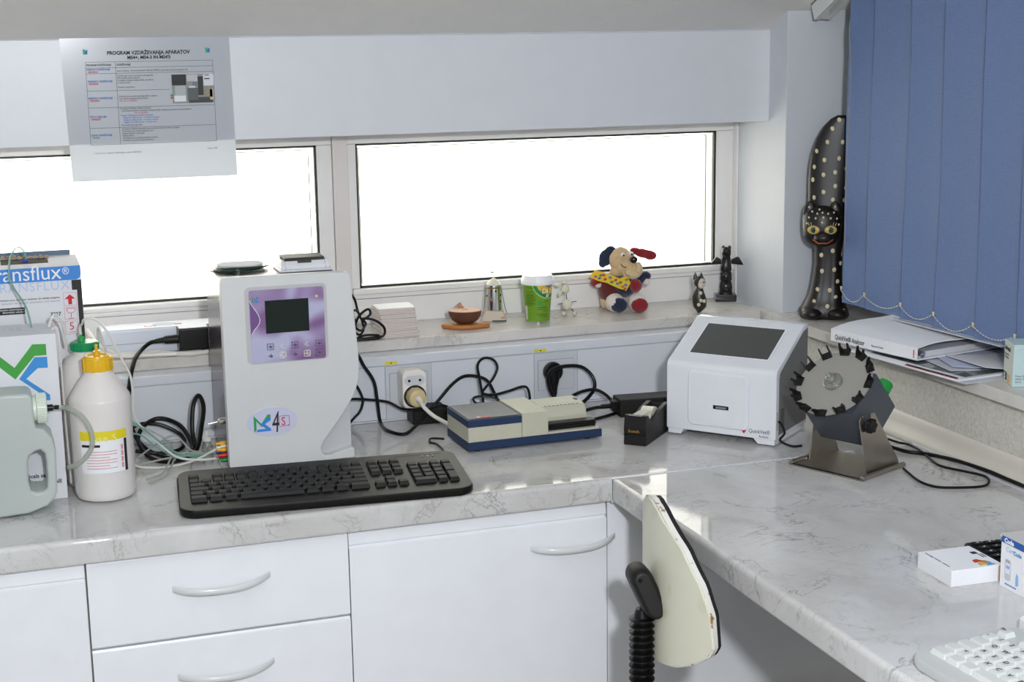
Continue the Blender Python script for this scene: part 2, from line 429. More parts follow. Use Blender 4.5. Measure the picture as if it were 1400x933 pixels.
# ------------------------------------------------------------------ cabinets
def front(x0, x1, z0, z1, parent, name, crease=True):
    """front panel with a bevelled top strip; local coordinates"""
    y = 0.
    if crease: poly = [(y + .018, z0), (y + .018, z1), (y + .005, z1), (y + .001, z1 - .022), (y + .0045, z1 - .0255), (y - .001, z1 - .030), (y - .001, z0 + .002), (y + .001, z0)]
    else: poly = [(y + .018, z0), (y + .018, z1), (y + .003, z1), (y - .001, z1 - .006), (y - .001, z0 + .003), (y + .002, z0)]
    return B().prism(poly, (x0, 0, 0), (0, 1, 0), (0, 0, 1), x1 - x0).go(name, CAB, parent)
def handle(cx, cz, parent, w=.148, tilt=0.):
    pts = []; rs = []
    n = 16; b = B(); rings = []
    for i in range(n + 1):
        u = i / n * 2 - 1
        x = cx + u * w / 2; z = cz + .0062 * (u * u) - .002 + .0025 * u * abs(u); y = -.001 - .022 * (1 - abs(u) ** 3) - .0035
        e = abs(u) ** 6
        ry = .0042 * (1 - .55 * e); rz_ = (.0056 + .0014 * u * u) * (1 - .35 * e)
        rings.append([(x, y + ry * math.cos(2*PI*k/12), z + rz_ * math.sin(2*PI*k/12)) for k in range(12)])
    b.loft(rings)
    return b.go('handle', HANDLE, parent)
def carcass(x0, x1, parent, zf=-.76):
    B().box(x0, x1, .0185, .48, zf, -.0415).go('body', CABGAP, parent)
CY = .021
c1 = thing('base_cabinet', 'white base cabinet with plain door at the left edge of the picture', 'cabinet', (-1.0, CY, FZ))
def loc(parent, z): return z - FZ
def cab(parent, x0, x1): B().box(x0, x1, .0185, .47, .09, .8185).go('body', CABGAP, parent); B().box(x0, x1, .06, .47, 0, .089).go('plinth', CABGAP, parent)
cab(c1, -.24, .1640)
front(-.239, .1640, .0955, .8160, c1, 'door')
c2 = thing('drawer_cabinet', 'white drawer cabinet below the analyser with printed front', 'cabinet', (-.6365, CY, FZ))
cab(c2, -.1995, .1995)
for z1, z0, hz in ((.816, .6795, .7585), (.6765, .50, .6175), (.497, .30, .438), (.297, .095, .24)):
    d = front(-.1965, .198, z0, z1, c2, 'drawer', False); handle(0.0, hz, d)
c3 = thing('base_cabinet', 'white base cabinet with wide door below the blue and cream device', 'cabinet', (-.22, CY, FZ))
cab(c3, -.2165, .2195)
d = front(-.2165, .2185, .0955, .816, c3, 'door'); handle(.158, .750, d)
c5 = thing('desk_support', 'white panel carrying the near end of the desk', 'panel', (.30, -1.385, FZ))
B().box(-.25, .26, -.009, .009, 0, .8195, .001).go('board', CAB, c5)
c4 = thing('filler_panel', 'plain white panel under the desk behind the chair backrest', 'panel', (.283, CY + .004, FZ))
B().box(-.281, .284, 0, .018, .05, .8185, .001).go('board', CAB, c4)

# ------------------------------------------------------------------ cable trunking with sockets
t = thing('cable_trunking', 'white plastic cable trunking running below the sill', 'trunking', (-.5, .5255, .0005))
def tb(x0, x1, y0, y1, z0, z1, n, m, bev=.0006): return B().box(x0 + .5, x1 + .5, y0 - .5255, y1 - .5255, z0, z1, bev).go(n, m, t)
tb(-2.3, .565, .5125, .5530, .0, .124, 'body', TRUNKG)
tb(-2.3, .565, .5085, .5535, .1075, .1265, 'top_rail', TRUNK, .003)
tb(-2.3, .565, .5085, .5125, .0, .004, 'bottom_rail', TRUNKG)
tb(-2.3, -.2492, .5095, .5125, .0045, .1065, 'cover', TRUNK)
tb(-.1583, .0492, .5095, .5125, .0045, .1065, 'cover', TRUNK)
tb(.1402, .5645, .5095, .5125, .0045, .1065, 'cover', TRUNK)
YL = mat('yellow_label', '#d9cf1e', .5)
for x0 in (-.2493, .0500):
    l = tb(x0, x0 + .0245, .5080, .5086, .110, .1155, 'label', YL, 0)
    B().box(x0 + .511, x0 + .514, -.0179, -.0175, .1115, .1135).go('mark', INKB, l)
def socket(x0, label):
    s = thing('power_socket', label, 'socket', (x0 + .0453, .5095, .0045), 0)
    B().box(-.045, .045, 0, .0029, 0, .102, .0005).go('plate', TRUNKG, s)
    B().prism(rrect(-.0375, .0375, .028, .0885, .002), (0, -.0002, 0), (1, 0, 0), (0, 0, 1), .0006).go('frame_line', INKGREY, s)
    B().prism(rrect(-.0371, .0371, .0284, .0881, .002), (0, 0, 0), (1, 0, 0), (0, 0, 1), .0016, .0003).go('insert', TRUNKG, s)
    return s
socket(-.2490, 'power socket plate behind the white multi plug')
socket(.0495, 'power socket plate with the round black plug in it')

# ------------------------------------------------------------------ helper for cables
def cable(name, pts, r, m, label, cat, group=None, seg=8):
    return tag(B().tube(pts, r, seg, 7).go(name, m), label, cat, group)
# ------------------------------------------------------------------ haematology analyser
def purple():
    m, nt, N, L, P = nm('purple_membrane')
    tc = N.new('ShaderNodeTexCoord'); mp = N.new('ShaderNodeMapping'); mp.inputs['Rotation'].default_value = (0, .6, 0)
    n = N.new('ShaderNodeTexNoise'); n.inputs['Scale'].default_value = 14; n.inputs['Detail'].default_value = 1; n.inputs['Distortion'].default_value = .6
    r = N.new('ShaderNodeValToRGB'); e = r.color_ramp.elements
    e[0].position = .36; e[0].color = (*rgb('#7d5b8b'), 1); e[1].position = .62; e[1].color = (*rgb('#b3b3cf'), 1)
    k = e.new(.48); k.color = (*rgb('#9a86ae'), 1)
    L.new(tc.outputs['Object'], mp.inputs[0]); L.new(mp.outputs[0], n.inputs['Vector']); L.new(n.outputs['Fac'], r.inputs[0]); L.new(r.outputs[0], P.inputs['Base Color'])
    P.inputs['Roughness'].default_value = .35
    return m
FASC = mat('silver_fascia_plastic', '#cfd0d0', .42, bump=.06, bscale=700)
SIDEM = mat('smoked_purple_metal', '#43373d', .2, metal=.5)
SCREEN = mat('dark_lcd_glass', '#1c2622', .12)
A = thing('blood_analyser', 'silver bench analyser with purple screen panel, standing behind the black keyboard', 'analyser', (-.472, .2735, 0))
def ax(x): return x + .472
def ay(y): return y - .2735
TLT = .055
b = B().box(ax(-.573), ax(-.370), ay(.300), ay(.505), .006, .318, .002)
b.go('housing', SIDEM, A)
B().box(ax(-.577), ax(-.371), ay(.2925), ay(.312), .008, .3245, .003).go('cream_edge', mat('cream_edge_plastic', '#d9d3c2', .4), A)
b = B()
for x in (-.55, -.40):
    for y in (.32, .48): b.cyl((ax(x), ay(y), 0), (ax(x), ay(y), .0065), .009)
b.go('rubber_feet', BLACKM, A)
out = [(-.576, .0035), (-.367, .0035), (-.3655, .006), (-.3655, .020), (-.369, .022), (-.390, .0175), (-.4085, .0125), (-.416, .0125), (-.422, .018), (-.4235, .027), (-.419, .037), (-.407, .052), (-.3904, .0729), (-.377, .092), (-.3643, .1118), (-.358, .126), (-.3535, .1437), (-.352, .165), (-.3525, .19), (-.357, .25), (-.3615, .318), (-.3635, .3245), (-.370, .3275), (-.572, .3295), (-.5785, .327), (-.580, .321), (-.580, .008)]
fas = B().prism([(ax(x), z) for x, z in out], (0, ay(.2955), 0), (1, 0, 0), (0, 0, 1), .022, .0022)
o = fas.go('front_panel', FASC, A)
B().prism([(ax(x), z) for x, z in [(-.430, .0045), (-.3665, .0045), (-.3665, .125), (-.40, .12), (-.430, .06)]], (0, ay(.2945), 0), (1, 0, 0), (0, 0, 1), .0035, .001).go('scoop', mat('shaded_scoop_plastic', '#bfc0c1', .4), A)  # darker grey than the front panel, painting in the shade of the recess
fy = ay(.2955) - .022
def ap(poly, y, d, n, m, p=A): return B().prism([(ax(x), z) for x, z in poly], (0, y, 0), (1, 0, 0), (0, 0, 1), d).go(n, m, p)
bez = ap(rrect(-.5415, -.404, .1815, .312, .009), fy + .0005, .0012, 'bezel', mat('bezel_plastic', '#b9b9bb', .4))
mem = ap(rrect(-.5345, -.409, .1835, .3065, .004), fy - .0007, .0006, 'control_membrane', purple())
ap(rect(-.5085, -.4355, .2325, .2880), fy - .0013, .0008, 'screen', SCREEN)
my = fy - .0014
drop = [(-.5335, .29), (-.531, .283), (-.524, .272), (-.519, .262), (-.518, .254), (-.522, .246), (-.528, .240), (-.5325, .232)]
dr = ap(drop + [(-.5335, .232)], my, .0002, 'drop_emblem', mat('drop_purple', '#6d4a86', .4))
b = B().tube([(ax(x), my - .0004, z) for x, z in drop], .0006, 5, 2); b.go('drop_outline', mat('drop_outline', '#e6e2ee', .4), A)
b = B().cyl((ax(-.4215), my, .2905), (ax(-.4215), my - .002, .2905), .0022); b.go('indicator_lamp', mat('lamp_yellow', '#d8d089', .2), A)
def mslogo(x, z, s, y, parent, k=1.):
    """green zigzag over blue arrow, s = width"""
    g = [(0, 0), (0, .95), (.42, .45), (.78, .95), (.95, .95), (.95, .78), (.8, .78), (.45, .25), (.14, .62), (.14, .1)]
    bl = [(.1, 0), (.95, 0), (.95, .14), (.62, .42), (.95, .62), (.95, .78), (.8, .78), (.36, .42), (.68, .14), (.22, .14)]
    B().prism([(x + a * s, z + c * s) for a, c in g], (0, y, 0), (1, 0, 0), (0, 0, 1), .0002).go('green_logo', INKG, parent)
    B().prism([(x + a * s, z + c * s) for a, c in bl], (0, y - .0002, 0), (1, 0, 0), (0, 0, 1), .0002).go('blue_logo', mat('logo_blue', '#2f7fd0', .5), parent)
mslogo(ax(-.529), .286, .0105, my, A)
# ten little key symbols
KS = mat('key_symbol', '#e3dccf', .5); KSD = mat('key_symbol_dark', '#6a5a72', .5)
for r_, z in enumerate((.2098, .1940)):
    for c in range(5):
        x = -.5025 + c * .0205
        k = ap(rrect(x - .0062, x + .0062, z - .0062, z + .0062, .0015), my, .0002, 'key', mem.data.materials[0])
        q = B(); y0 = my - .0003
        for (x0, x1, z0, z1) in ((-.0056, .0056, -.0056, -.0045), (-.0056, .0056, .0045, .0056), (-.0056, -.0045, -.0056, .0056), (.0045, .0056, -.0056, .0056)):
            if (c + r_) % 2 == 0 or c > 3: q.box(ax(x) + x0, ax(x) + x1, y0 - .0002, y0, z + z0, z + z1)
        q.box(ax(x) - .0040, ax(x) + .0034, y0 - .0003, y0, z - .0009, z + .0007); q.box(ax(x) - .0008, ax(x) + .0010, y0 - .0003, y0, z - .0034, z + .0036); q.box(ax(x) + .0018, ax(x) + .0030, y0 - .0003, y0, z - .0030, z + .0010)
        q.go('symbol', KS if c % 2 else KSD, k)
bd = B().prism(ell(ax(-.5052), .0812, .0425, .0248), (0, fy, 0), (1, 0, 0), (0, 0, 1), .0012, .0004).go('badge', mat('badge_face', '#c9cbe0', .2), A)
mslogo(ax(-.5365), .0655, .0300, fy - .0014, bd)
text('4', .052, (ax(-.5070), fy - .0018, .0625), FRONT, INKB, bd, 'digit', sx=.5, shear=.15)
text('S', .020, (ax(-.4905), fy - .0016, .0735), FRONT, INKR, bd, 'letter', sx=.85)
q = B().tube([(ax(-.4850) + a, fy - .0015, .0803 + c) for a, c in rrect(-.0088, .0088, -.0092, .0092, .002, 3)] + [(ax(-.4762), fy - .0015, .0731)], .0004, 4, 1); q.go('letter_frame', INKR, bd)
text('•••  ••• •  •••', .0035, (ax(-.52), fy - .0002, .171), FRONT, mat('embossed', '#bebfc0', .4), A, 'scuff_mark')
# tube connectors on its left flank
cols = [('#e3a81f', .392, .0335), ('#e8e2d4', .385, .0285), ('#e3a81f', .377, .0265), ('#20389a', .383, .0215), ('#c8301f', .376, .0165), ('#20389a', .390, .0185), ('#c8301f', .384, .0120), ('#0f7a45', .366, .0110), ('#1d8f50', .374, .0090)]
for i, (c, y, z) in enumerate(cols):
    m = mat('connector_%d' % i, c, .35)
    B().cyl((ax(-.5735), ay(y - .05), z), (ax(-.586), ay(y - .05), z), .0042, seg=12).cyl((ax(-.586), ay(y - .05), z), (ax(-.593), ay(y - .05), z), .0026, seg=12).go('tube_connector', m, A)
B().cyl((ax(-.573), ay(.345), .072), (ax(-.584), ay(.345), .072), .006).cyl((ax(-.584), ay(.345), .072), (ax(-.603), ay(.345), .069), .0013, seg=8).ball((ax(-.582), ay(.345), .072), .0055).go('sampling_valve', CHROME, A)
tv = thing('waste_vial', 'small clear vial beside the analyser valve', 'vial', (-.6065, .345, .0002))
B().lathe([(.0, 0), (.0085, 0), (.0095, .002), (.0095, .030), (.007, .034), (.007, .040)], seg=20).go('body', CLEAR, tv)
B().cyl((0, 0, .04), (0, 0, .0475), .0078, seg=20).cyl((0, 0, .0475), (0, 0, .058), .0016, seg=8).go('cap', TUBEW, tv)

# things on top of it
t = thing('folded_bag', 'dark green folded plastic pouch lying on top of the silver analyser', 'pouch', (-.524, .445, .3185))
b = B()
for k, (z, c) in enumerate(((0, 0), (.0028, .25), (.0056, .1))):
    pts = []
    for i in range(20):
        a = 2 * PI * i / 20; rr = 1 + .06 * math.sin(3 * a + k)
        pts.append((.047 * rr * math.cos(a) + (.002 * k), .040 * rr * math.sin(a)))
    rings = []
    for zz in (0, .0018): rings.append([(x, y, z + zz + .0014 * math.sin(40 * x + k) * 1) for x, y in pts])
    (b if k != 2 else b).loft([[(x, y, max(0, zq)) for x, y, zq in r] for r in rings])
b.go('dark_layers', mat('dark_green_pouch', '#2c4339', .25), t)
B().loft([[(.040 * math.cos(2*PI*i/20) + .004, .034 * math.sin(2*PI*i/20), .0082 + zz + .0007 * math.sin(i)) for i in range(20)] for zz in (0, .002)]).go('white_sheet', PAPERG, t)
t = thing('label_dispenser', 'small white box with dark hinged lid on top of the silver analyser', 'box', (-.4175, .405, .3185), -.02)
B().box(-.046, .046, -.036, .040, 0, .004, .001).go('tray', WHITEP, t)
B().prism([(-.031, .004), (.038, .004), (.038, .018), (-.020, .018), (-.029, .010)], (-.041, 0, 0), (0, 1, 0), (0, 0, 1), .083, .001).go('body', WHITEP, t)
B().prism([(-.020, .0185), (.0375, .0185), (.0375, .022), (-.016, .022), (-.0215, .017)], (-.034, 0, 0), (0, 1, 0), (0, 0, 1), .070, .0005).box(-.012, .012, -.0255, -.018, .0135, .018, .001).go('dark_lid', mat('smoked_lid', '#3a3a35', .5, spec=.3), t)

# ------------------------------------------------------------------ black keyboard
def keyboard(name, label, loc_, rz, W, D, m_body, m_key, m_cap, rear_h, legend=False):
    k = thing(name, label, 'keyboard', loc_, rz, None)
    out = []
    n = 6
    hw, hd = W / 2, D / 2
    def rr(x0, x1, y0, y1, r): return rrect(x0, x1, y0, y1, r, 5)
    def body(poly, zf, dz):
        rings = []
        for s_, z_ in ((.985, 0.), (1., .25), (1., .8), (.99, 1.)):
            rings.append([(x * s_, y * s_, .001 + (zf + dz * ((y + hd) / D)) * z_) for x, y in poly])
        return rings
    poly = []
    for (x, y) in rr(-hw, hw, -hd, hd, .022): 
        poly.append((x, y - (.010 * (1 - (x / hw) ** 2)) * (1 if y < 0 else 0)))
    B().loft(body(poly, .013, rear_h - .013)).go('body', m_body, k, 50)
    return k
def topz(y, D, rear_h, zf=.013): return .001 + zf + (rear_h - zf) * ((y + D / 2) / D)
def add_keys(k, W, D, rear_h, m_key, u=.0190, zrise=.0065, x_off=-.006, scale=1., m_mark=None, pad=True):
    rows = []     # (x, y, w) in key units, origin at the left edge of the block
    y = 0
    def row(yy, widths, x0=0.):
        x = x0
        for w in widths:
            if w > 0: rows.append((x + w / 2, yy, w))
            x += abs(w)
    fy_ = 4.45 + .85
    row(fy_ , [1, -1, 1, 1, 1, 1, -.5, 1, 1, 1, 1, -.5, 1, 1, 1, 1])
    row(4, [1] * 13 + [2]); row(3, [1.5] + [1] * 12 + [1.5]); row(2, [1.75] + [1] * 12 + [1.25]); row(1, [1.25] + [1] * 11 + [2.75]); row(0, [1.5, 1.25, 1.25, 5.5, 1.25, 1.25, 1.25, 1.75])
    if pad:
        for yy in (4, 3): row(yy, [1, 1, 1], 15.35)
        row(fy_, [1, 1, 1], 15.35)
        row(1, [1], 16.35); row(0, [1, 1, 1], 15.35)
        for yy, ws in ((4, [1, 1, 1, 1]), (3, [1, 1, 1]), (2, [1, 1, 1]), (1, [1, 1, 1]), (0, [2, 1])): row(yy, ws, 18.75)
        rows.append((22.25, 2.5, 1.01)); rows.append((22.25, .5, 1.01))
    tot = 22.75 if pad else 15
    ux = u * scale; uy = ux * .96
    cache = {}
    for (cx, cy, w) in rows:
        tall = (w == 1.01)
        key = (w, tall)
        wx, wy = (w * ux - .0012) / 2, ((2 * uy if tall else uy) - .0012) / 2
        X = (cx - tot / 2) * ux + x_off; Y = (cy - 2.65) * uy
        if key not in cache:
            b = B()
            rings = []
            for s_, zz in ((0, 0), (.0004, .0012), (.0021, zrise - .0003), (.0026, zrise)):
                rings.append([(a, c + (.0006 if zz > .002 else 0), zz) for a, c in rrect(-wx + s_, wx - s_, -wy + s_, wy - s_, .0012, 2)])
            b.loft(rings)
            o = b.go('key', m_key, k, 22); cache[key] = o
        else:
            o = cache[key].copy(); COL.objects.link(o)
        o.location = (X, Y, topz(Y, D, rear_h) - .0008)
        o.rotation_euler = (math.atan((rear_h - .013) / D), 0, 0)
    return rows
KB = mat('keyboard_black_plastic', '#12110f', .42, bump=.05, bscale=900, spec=.18); KK = mat('black_keycap', '#0d0d0c', .5, spec=.18)
kb = keyboard('computer_keyboard', 'black computer keyboard lying across the worktop in front of the analyser', (-.455, .104, .0002), -.0885, .458, .176, KB, KK, None, .027)
add_keys(kb, .458, .176, .027, KK, u=.01865, x_off=0)
B().box(.125, .205, .074, .0745, .0268, .0272).go('groove', BLACKM, kb)
for x in (.172, .181, .190): B().cyl((x, .066, .026), (x, .066, .0275), .0016, seg=10).go('status_lamp', mat('status_lamp', '#9aa08a', .3), kb)
cable('keyboard_cable', [(-.2275, .180, .0195), (-.221, .215, .012), (-.212, .262, .006), (-.2101, .3021, .004), (-.2172, .3198, .004), (-.209, .3438, .004), (-.1955, .3383, .004), (-.188, .3319, .004)], .0021, CABLEB, 'short black cable curling between the black keyboard and the blue device', 'cable')

# ------------------------------------------------------------------ blue and cream bench device
t = thing('slide_reader', 'blue and cream bench instrument with red label on its lid', 'instrument', (-.172, .2345, .0), .028)
W, D = .254, .118
b = B()
for x in (.02, .23):
    for y in (.015, .10): b.cyl((x, y, 0), (x, y, .0045), .007, seg=16)
b.go('rubber_feet', BLACKM, t)
B().box(0, W, 0, D, .004, .0185, .001).go('base', BLUEP, t)
B().box(.0005, .1005, .0008, D - .001, .0187, .0455, .0008).go('left_block', CREAM, t)
B().prism([(0, .0455), (.1000, .0455), (.1000, .0575), (.0965, .0585), (.0, .0585)], (0, D - .001, 0), (1, 0, 0), (0, 0, 1), D - .001, .0006).go('lid_rim', BLUEP, t)
lid = B().box(.003, .097, .004, D - .004, .0586, .0600, .0004).go('lid', mat('dark_grey_lid', '#4d5257', .45), t)
B().prism(rrect(.0, .028, .0, .0052, .0015, 3), (.018, .008, .0601), (1, 0, 0), (0, 1, 0), .0006).go('red_label', mat('red_label', '#c8402f', .4), t)
B().box(.0195, .0255, .0090, .0122, .0607, .0609).go('label_mark', PAPER, t)
B().box(.101, .1505, .0005, D - .001, .0187, .0615, .001).go('middle_block', CREAM, t)
# rounded ridge with slots
pr_ = [(.030, .022), (.030, .041), (.033, .050), (.042, .0585), (.060, .0615), (.095, .0615), (.102, .056), (.104, .022)]
B().prism(pr_, (.151, 0, 0), (0, 1, 0), (0, 0, 1), .086, .0008).go('ridge', CREAM, t)
for k in range(9):
    B().box(.160 + k * .0078, .1635 + k * .0078, .0410, .0445, .0590, .0592).go('slot', INKB, t)
    B().box(.160 + k * .0078, .1625 + k * .0078, .0495, .0500, .0605, .0607).go('mark', INKGREY, t)
B().prism(rrect(-.0035, .0035, -.007, .007, .003), (.230, .066, .0615), (1, 0, 0), (0, 1, 0), .0008).go('blue_switch', BLUEP, t)
B().box(.151, .2545 - .006, .0010, .030, .0187, .0225, .0006).go('deck', CREAM, t)
B().box(.151, .246, .010, .032, .0226, .0345, .0008).box(.151, .246, .008, .031, .0275, .0295, .0004).go('slide_tray', BLACKP, t)

# ------------------------------------------------------------------ tape dispenser
th = math.radians(46)
t = thing('tape_dispenser', 'black desk tape dispenser with a roll of clear tape', 'tape dispenser', (.1168, .1745, 0), th)
# local x = length away from the viewer, y = width
side = [(0, 0), (.135, 0), (.135, .040), (.130, .050), (.118, .0545), (.106, .053), (.098, .0515), (.088, .047), (.070, .030), (.052, .024), (.036, .027), (.022, .040), (.014, .0535), (.004, .0535), (.0, .030), (.0015, .018)]
sd2 = [(0, 0), (.135, 0), (.135, .040), (.130, .050), (.118, .0545), (.100, .0530), (.080, .0500), (.060, .0440), (.035, .0380), (.022, .0440), (.014, .0535), (.004, .0535), (.0, .030), (.0015, .018)]
b = B().prism(sd2, (0, -.0125, 0), (1, 0, 0), (0, 0, 1), .0085, .0012).prism(sd2, (0, .021, 0), (1, 0, 0), (0, 0, 1), .0085, .0012)
b.prism([(0, 0), (.135, 0), (.135, .040), (.130, .048), (.122, .050), (.118, .025), (.070, .018), (.040, .020), (.022, .034), (.014, .0530), (.004, .0530), (0, .03), (.0015, .018)], (0, .014, 0), (1, 0, 0), (0, 0, 1), .028, .001)
b.go('body', BLACKM, t)
B().cyl((.072, -.011, .0325), (.072, .011, .0325), .0225, seg=32).go('tape_roll', mat('tape_roll', '#d9d5c6', .35), t)
B().cyl((.072, -.0125, .0325), (.072, .0125, .0325), .0125, seg=24).go('hub', WHITEP, t)
B().prism([(-.009, 0), (.009, 0), (.009, .0003), (-.009, .0003)], (.068, 0, .052), (0, 1, 0), Vector((-.002, 0, 1)).normalized(), .002).box(.006, .068, -.0095, .0095, .0528, .0533, M=Matrix.Rotation(.03, 4, 'Y')).go('tape_strip', mat('tape_film', '#cfccc0', .2), t)
B().box(.001, .007, -.013, .013, .0535, .0548).go('serrated_blade', CHROME, t)
text('Scotch', .0078, (-.0003, .0125, .0235), LEFTF, mat('gold_print', '#b08a3c', .4), t, 'logo', sx=1.0)
B().box(.0, .002, -.0215, .0215, .018, .0192).go('groove', BLACKP, t)

# ------------------------------------------------------------------ white analyser with tilted touch screen
q_ = math.radians(-50.2)
t = thing('touchscreen_analyser', 'white tabletop analyser with tilted dark touch screen in the corner', 'analyser', (.2025, .2285, 0), q_)
QW, QD, QH = .2105, .150, .198
# side profile in (depth, z)
sp = [(0, .012), (.0, .126), (.0008, .1315), (.004, .1365), (.128, .1955), (.134, .1975), (.148, .1975), (.150, .195), (.150, .012)]
b = B().prism(sp, (.0, 0, 0), (0, 1, 0), (0, 0, 1), QW, .003)
b.go('housing', WHITEP, t)
b = B()
for x0, x1 in ((.003, .034), (.172, .2075)):
    b.prism([(x0, .0028), (x1 - .006 if x0 < .1 else x1, .0028), (x1, .014), (x0 - .0 if x0 < .1 else x0 - .004, .014)] if x0 < .1 else [(x0 + .004, .0028), (x1, .0028), (x1, .014), (x0 - .006, .014)], (0, .148, 0), (1, 0, 0), (0, 0, 1), .146, .001)
b.go('foot_rails', WHITEP, t)
b = B()
for x in (.018, .190):
    for y in (.018, .132): b.cyl((x, y, 0), (x, y, .0032), .007, seg=16)
b.go('rubber_feet', BLACKM, t)
# sloped face frame
sl0, sl1 = Vector((0, .004, .1365)), Vector((0, .128, .1955)); Y_ = (sl1 - sl0).normalized(); X_ = Vector((1, 0, 0)); SLN = (sl1 - sl0).length
Nn = X_.cross(Y_)
def on_slope(poly, lift, d, name, m, par=t, bev=0.): return B().prism(poly, sl0 + Nn * lift, X_, Y_, d, bev).go(name, m, par)
on_slope(rrect(.030, .184, .026, .1215, .003), .0002, .0008, 'screen_rim', mat('white_bezel', '#eceef2', .2))
on_slope(rrect(.0325, .1815, .028, .1195, .002), .0006, .0006, 'touch_screen', mat('dark_grey_screen', '#4a4a48', .22))
# recess field on the front with card slot
o = B().prism(rrect(.044, .1600, .0250, .1250, .010), (0, .0005, 0), X_, (0, 0, 1), .0042, .0019, 4).go('front_field', mat('white_field', '#e2e4ec', .12), t)
B().prism(rrect(.0495, .1545, .0300, .1200, .008), (0, -.0030, 0), X_, (0, 0, 1), .0014, .0006).go('field_inner', WHITEP, t)
cd = B().prism(rrect(.086, .130, .0290, .0740, .003), (0, -.0038, 0), X_, (0, 0, 1), .0016, .0006).go('card_panel', WHITEP, t)
B().prism(rrect(.094, .1235, .0585, .0655, .001), (0, -.0053, 0), X_, (0, 0, 1), .0004).go('card_slot', BLACKP, cd)
B().box(.099, .119, -.0061, -.0057, .0600, .0635).go('slot_edge', mat('slot_grey', '#7f8488', .4), cd)
text('QuickVet®', .0098, (.1600, -.0004, .0225), FRONT, INKGREY, t, 'logo', sx=.88)
text('Analyzer', .0062, (.1790, -.0004, .0155), FRONT, INKGREY, t, 'logo_text', sx=.85)
hd = [(.151 + .0042 * math.cos(a) * (1 if math.sin(a) > -.3 else .6), .0245 + .0048 * math.sin(a)) for a in [2*PI*i/14 for i in range(14)]]
B().prism(hd, (0, -.0004, 0), X_, (0, 0, 1), .0003).box(.1515, .1535, -.0007, -.0004, .0285, .0315).go('red_emblem', INKR, t)
# grey flank on the right
gs = [(.012, .020), (.012, .122), (.016, .131), (.126, .186), (.147, .190), (.147, .020)]
B().prism(gs, (QW - .0006, 0, 0), (0, 1, 0), (0, 0, 1), .0012).go('grey_flank', mat('grey_flank', '#6f706f', .55), t)
for k in range(8):
    B().box(QW + .0004, QW + .0010, .020, .037, .0335 + k * .0042, .0352 + k * .0042).go('vent_slot', BLACKM, t)
    B().box(QW - .0008, QW + .0003, .0035, .0085, .0310 + k * .0042, .0322 + k * .0042).go('vent_slot', BLACKM, t)

# ------------------------------------------------------------------ rotating tube mixer
ma = math.radians(24)
t = thing('tube_mixer', 'tilted grey tube rotator with black clips on a bent steel stand', 'mixer', (.398, -.075, .0), ma)
# stand: base plate and two tapered uprights, local x = along uprights, y = across
B().box(-.068, .055, -.073, .073, .001, .0028, .0006).box(-.068, -.062, -.073, .073, .0, .0028).go('base_plate', STEEL, t)
up = [(-.040, .002), (.054, .002), (.050, .012), (-.018, .098), (-.024, .106), (-.034, .106), (-.036, .080), (-.052, .080), (-.054, .106), (-.062, .104), (-.066, .098), (-.043, .014)]
uq = [(-.026, .002), (.060, .002), (.030, .060), (.012, .100), (.004, .105), (-.004, .105), (-.012, .096), (-.022, .014)]
B().prism(up, (0, -.060, 0), X_, (0, 0, 1), .002, .0004).go('upright', STEEL, t)
B().prism(uq, (0, .064, 0), X_, (0, 0, 1), .002, .0004).go('upright', STEEL, t)
B().tube([(-.066, -.070, .0045), (.054, -.070, .0045)], .0045, 10, 1).go('front_lip', STEEL, t); B().tube([(-.066, .070, .0045), (.054, .070, .0045)], .0045, 10, 1).go('rear_lip', STEEL, t)
el = math.radians(48)
nloc = Vector((-math.cos(el), 0, math.sin(el))); ux_ = Vector((0, -1, 0)); uy_ = nloc.cross(ux_)   # uy_ runs up along the disc
pc = Vector((.005, 0, .088))
HM = Matrix.Identity(4)
for i in range(3): HM[i][0] = ux_[i]; HM[i][1] = uy_[i]; HM[i][2] = nloc[i]; HM[i][3] = pc[i]
b = B().box(-.052, .049, -.042, .046, -.026, .062, .0015, M=HM); hb = b.go('motor_housing', mat('slate_grey_paint', '#4a4f57', .4), t)
for a, c in ((-.030, .0), (-.012, -.018)):
    p = HM @ Vector((.0491, a, c)); B().cyl(p + Vector((0, .0004, 0)), p - Vector((0, .0008, 0)), .0014, seg=8).go('screw', STEEL, hb)
for s_, y0 in ((-1, -.0625), (1, .0645)):
    kx, kz = (-.044 if s_ < 0 else .004), .088
    b = B().cyl((kx, y0, kz), (kx, y0 + s_ * .012, kz), .0105, seg=8, bev=.0015); b.cyl((kx, s_ * .045, kz), (kx, y0, kz), .004)
    for k in range(6):
        a = k * PI / 3; b.cyl((kx + .0085 * math.cos(a), y0 + s_ * .002, kz + .0085 * math.sin(a)), (kx + .0085 * math.cos(a), y0 + s_ * .011, kz + .0085 * math.sin(a)), .004, seg=10)
    b.go('clamp_knob', BLACKM, t)
b = B(); b.cyl(HM @ Vector((.037, .046, .012)), HM @ Vector((.037, .064, .012)), .0135, seg=24, bev=.002); b.go('green_switch', mat('green_switch', '#1e8f3c', .25), t)
cz_ = .080
B().cyl(HM @ Vector((0, 0, .061)), HM @ Vector((0, 0, cz_)), .008).go('shaft', STEEL, t)
disc = B().cyl(HM @ Vector((0, 0, cz_)), HM @ Vector((0, 0, cz_ + .003)), .0655, seg=64, bev=.0005).go('disc', mat('grey_disc_plastic', '#94928c', .4), t)
B().lathe([(0, 0), (.016, 0), (.016, .006), (.014, .0075), (.0085, .0080), (.0085, .015), (.0075, .0162), (.0045, .017), (.0045, .0225), (.0035, .0235), (0, .0235)], M=HM @ Matrix.Translation((0, 0, cz_ + .0031)), seg=28).go('clear_knob', CLEAR, t)
cb = None
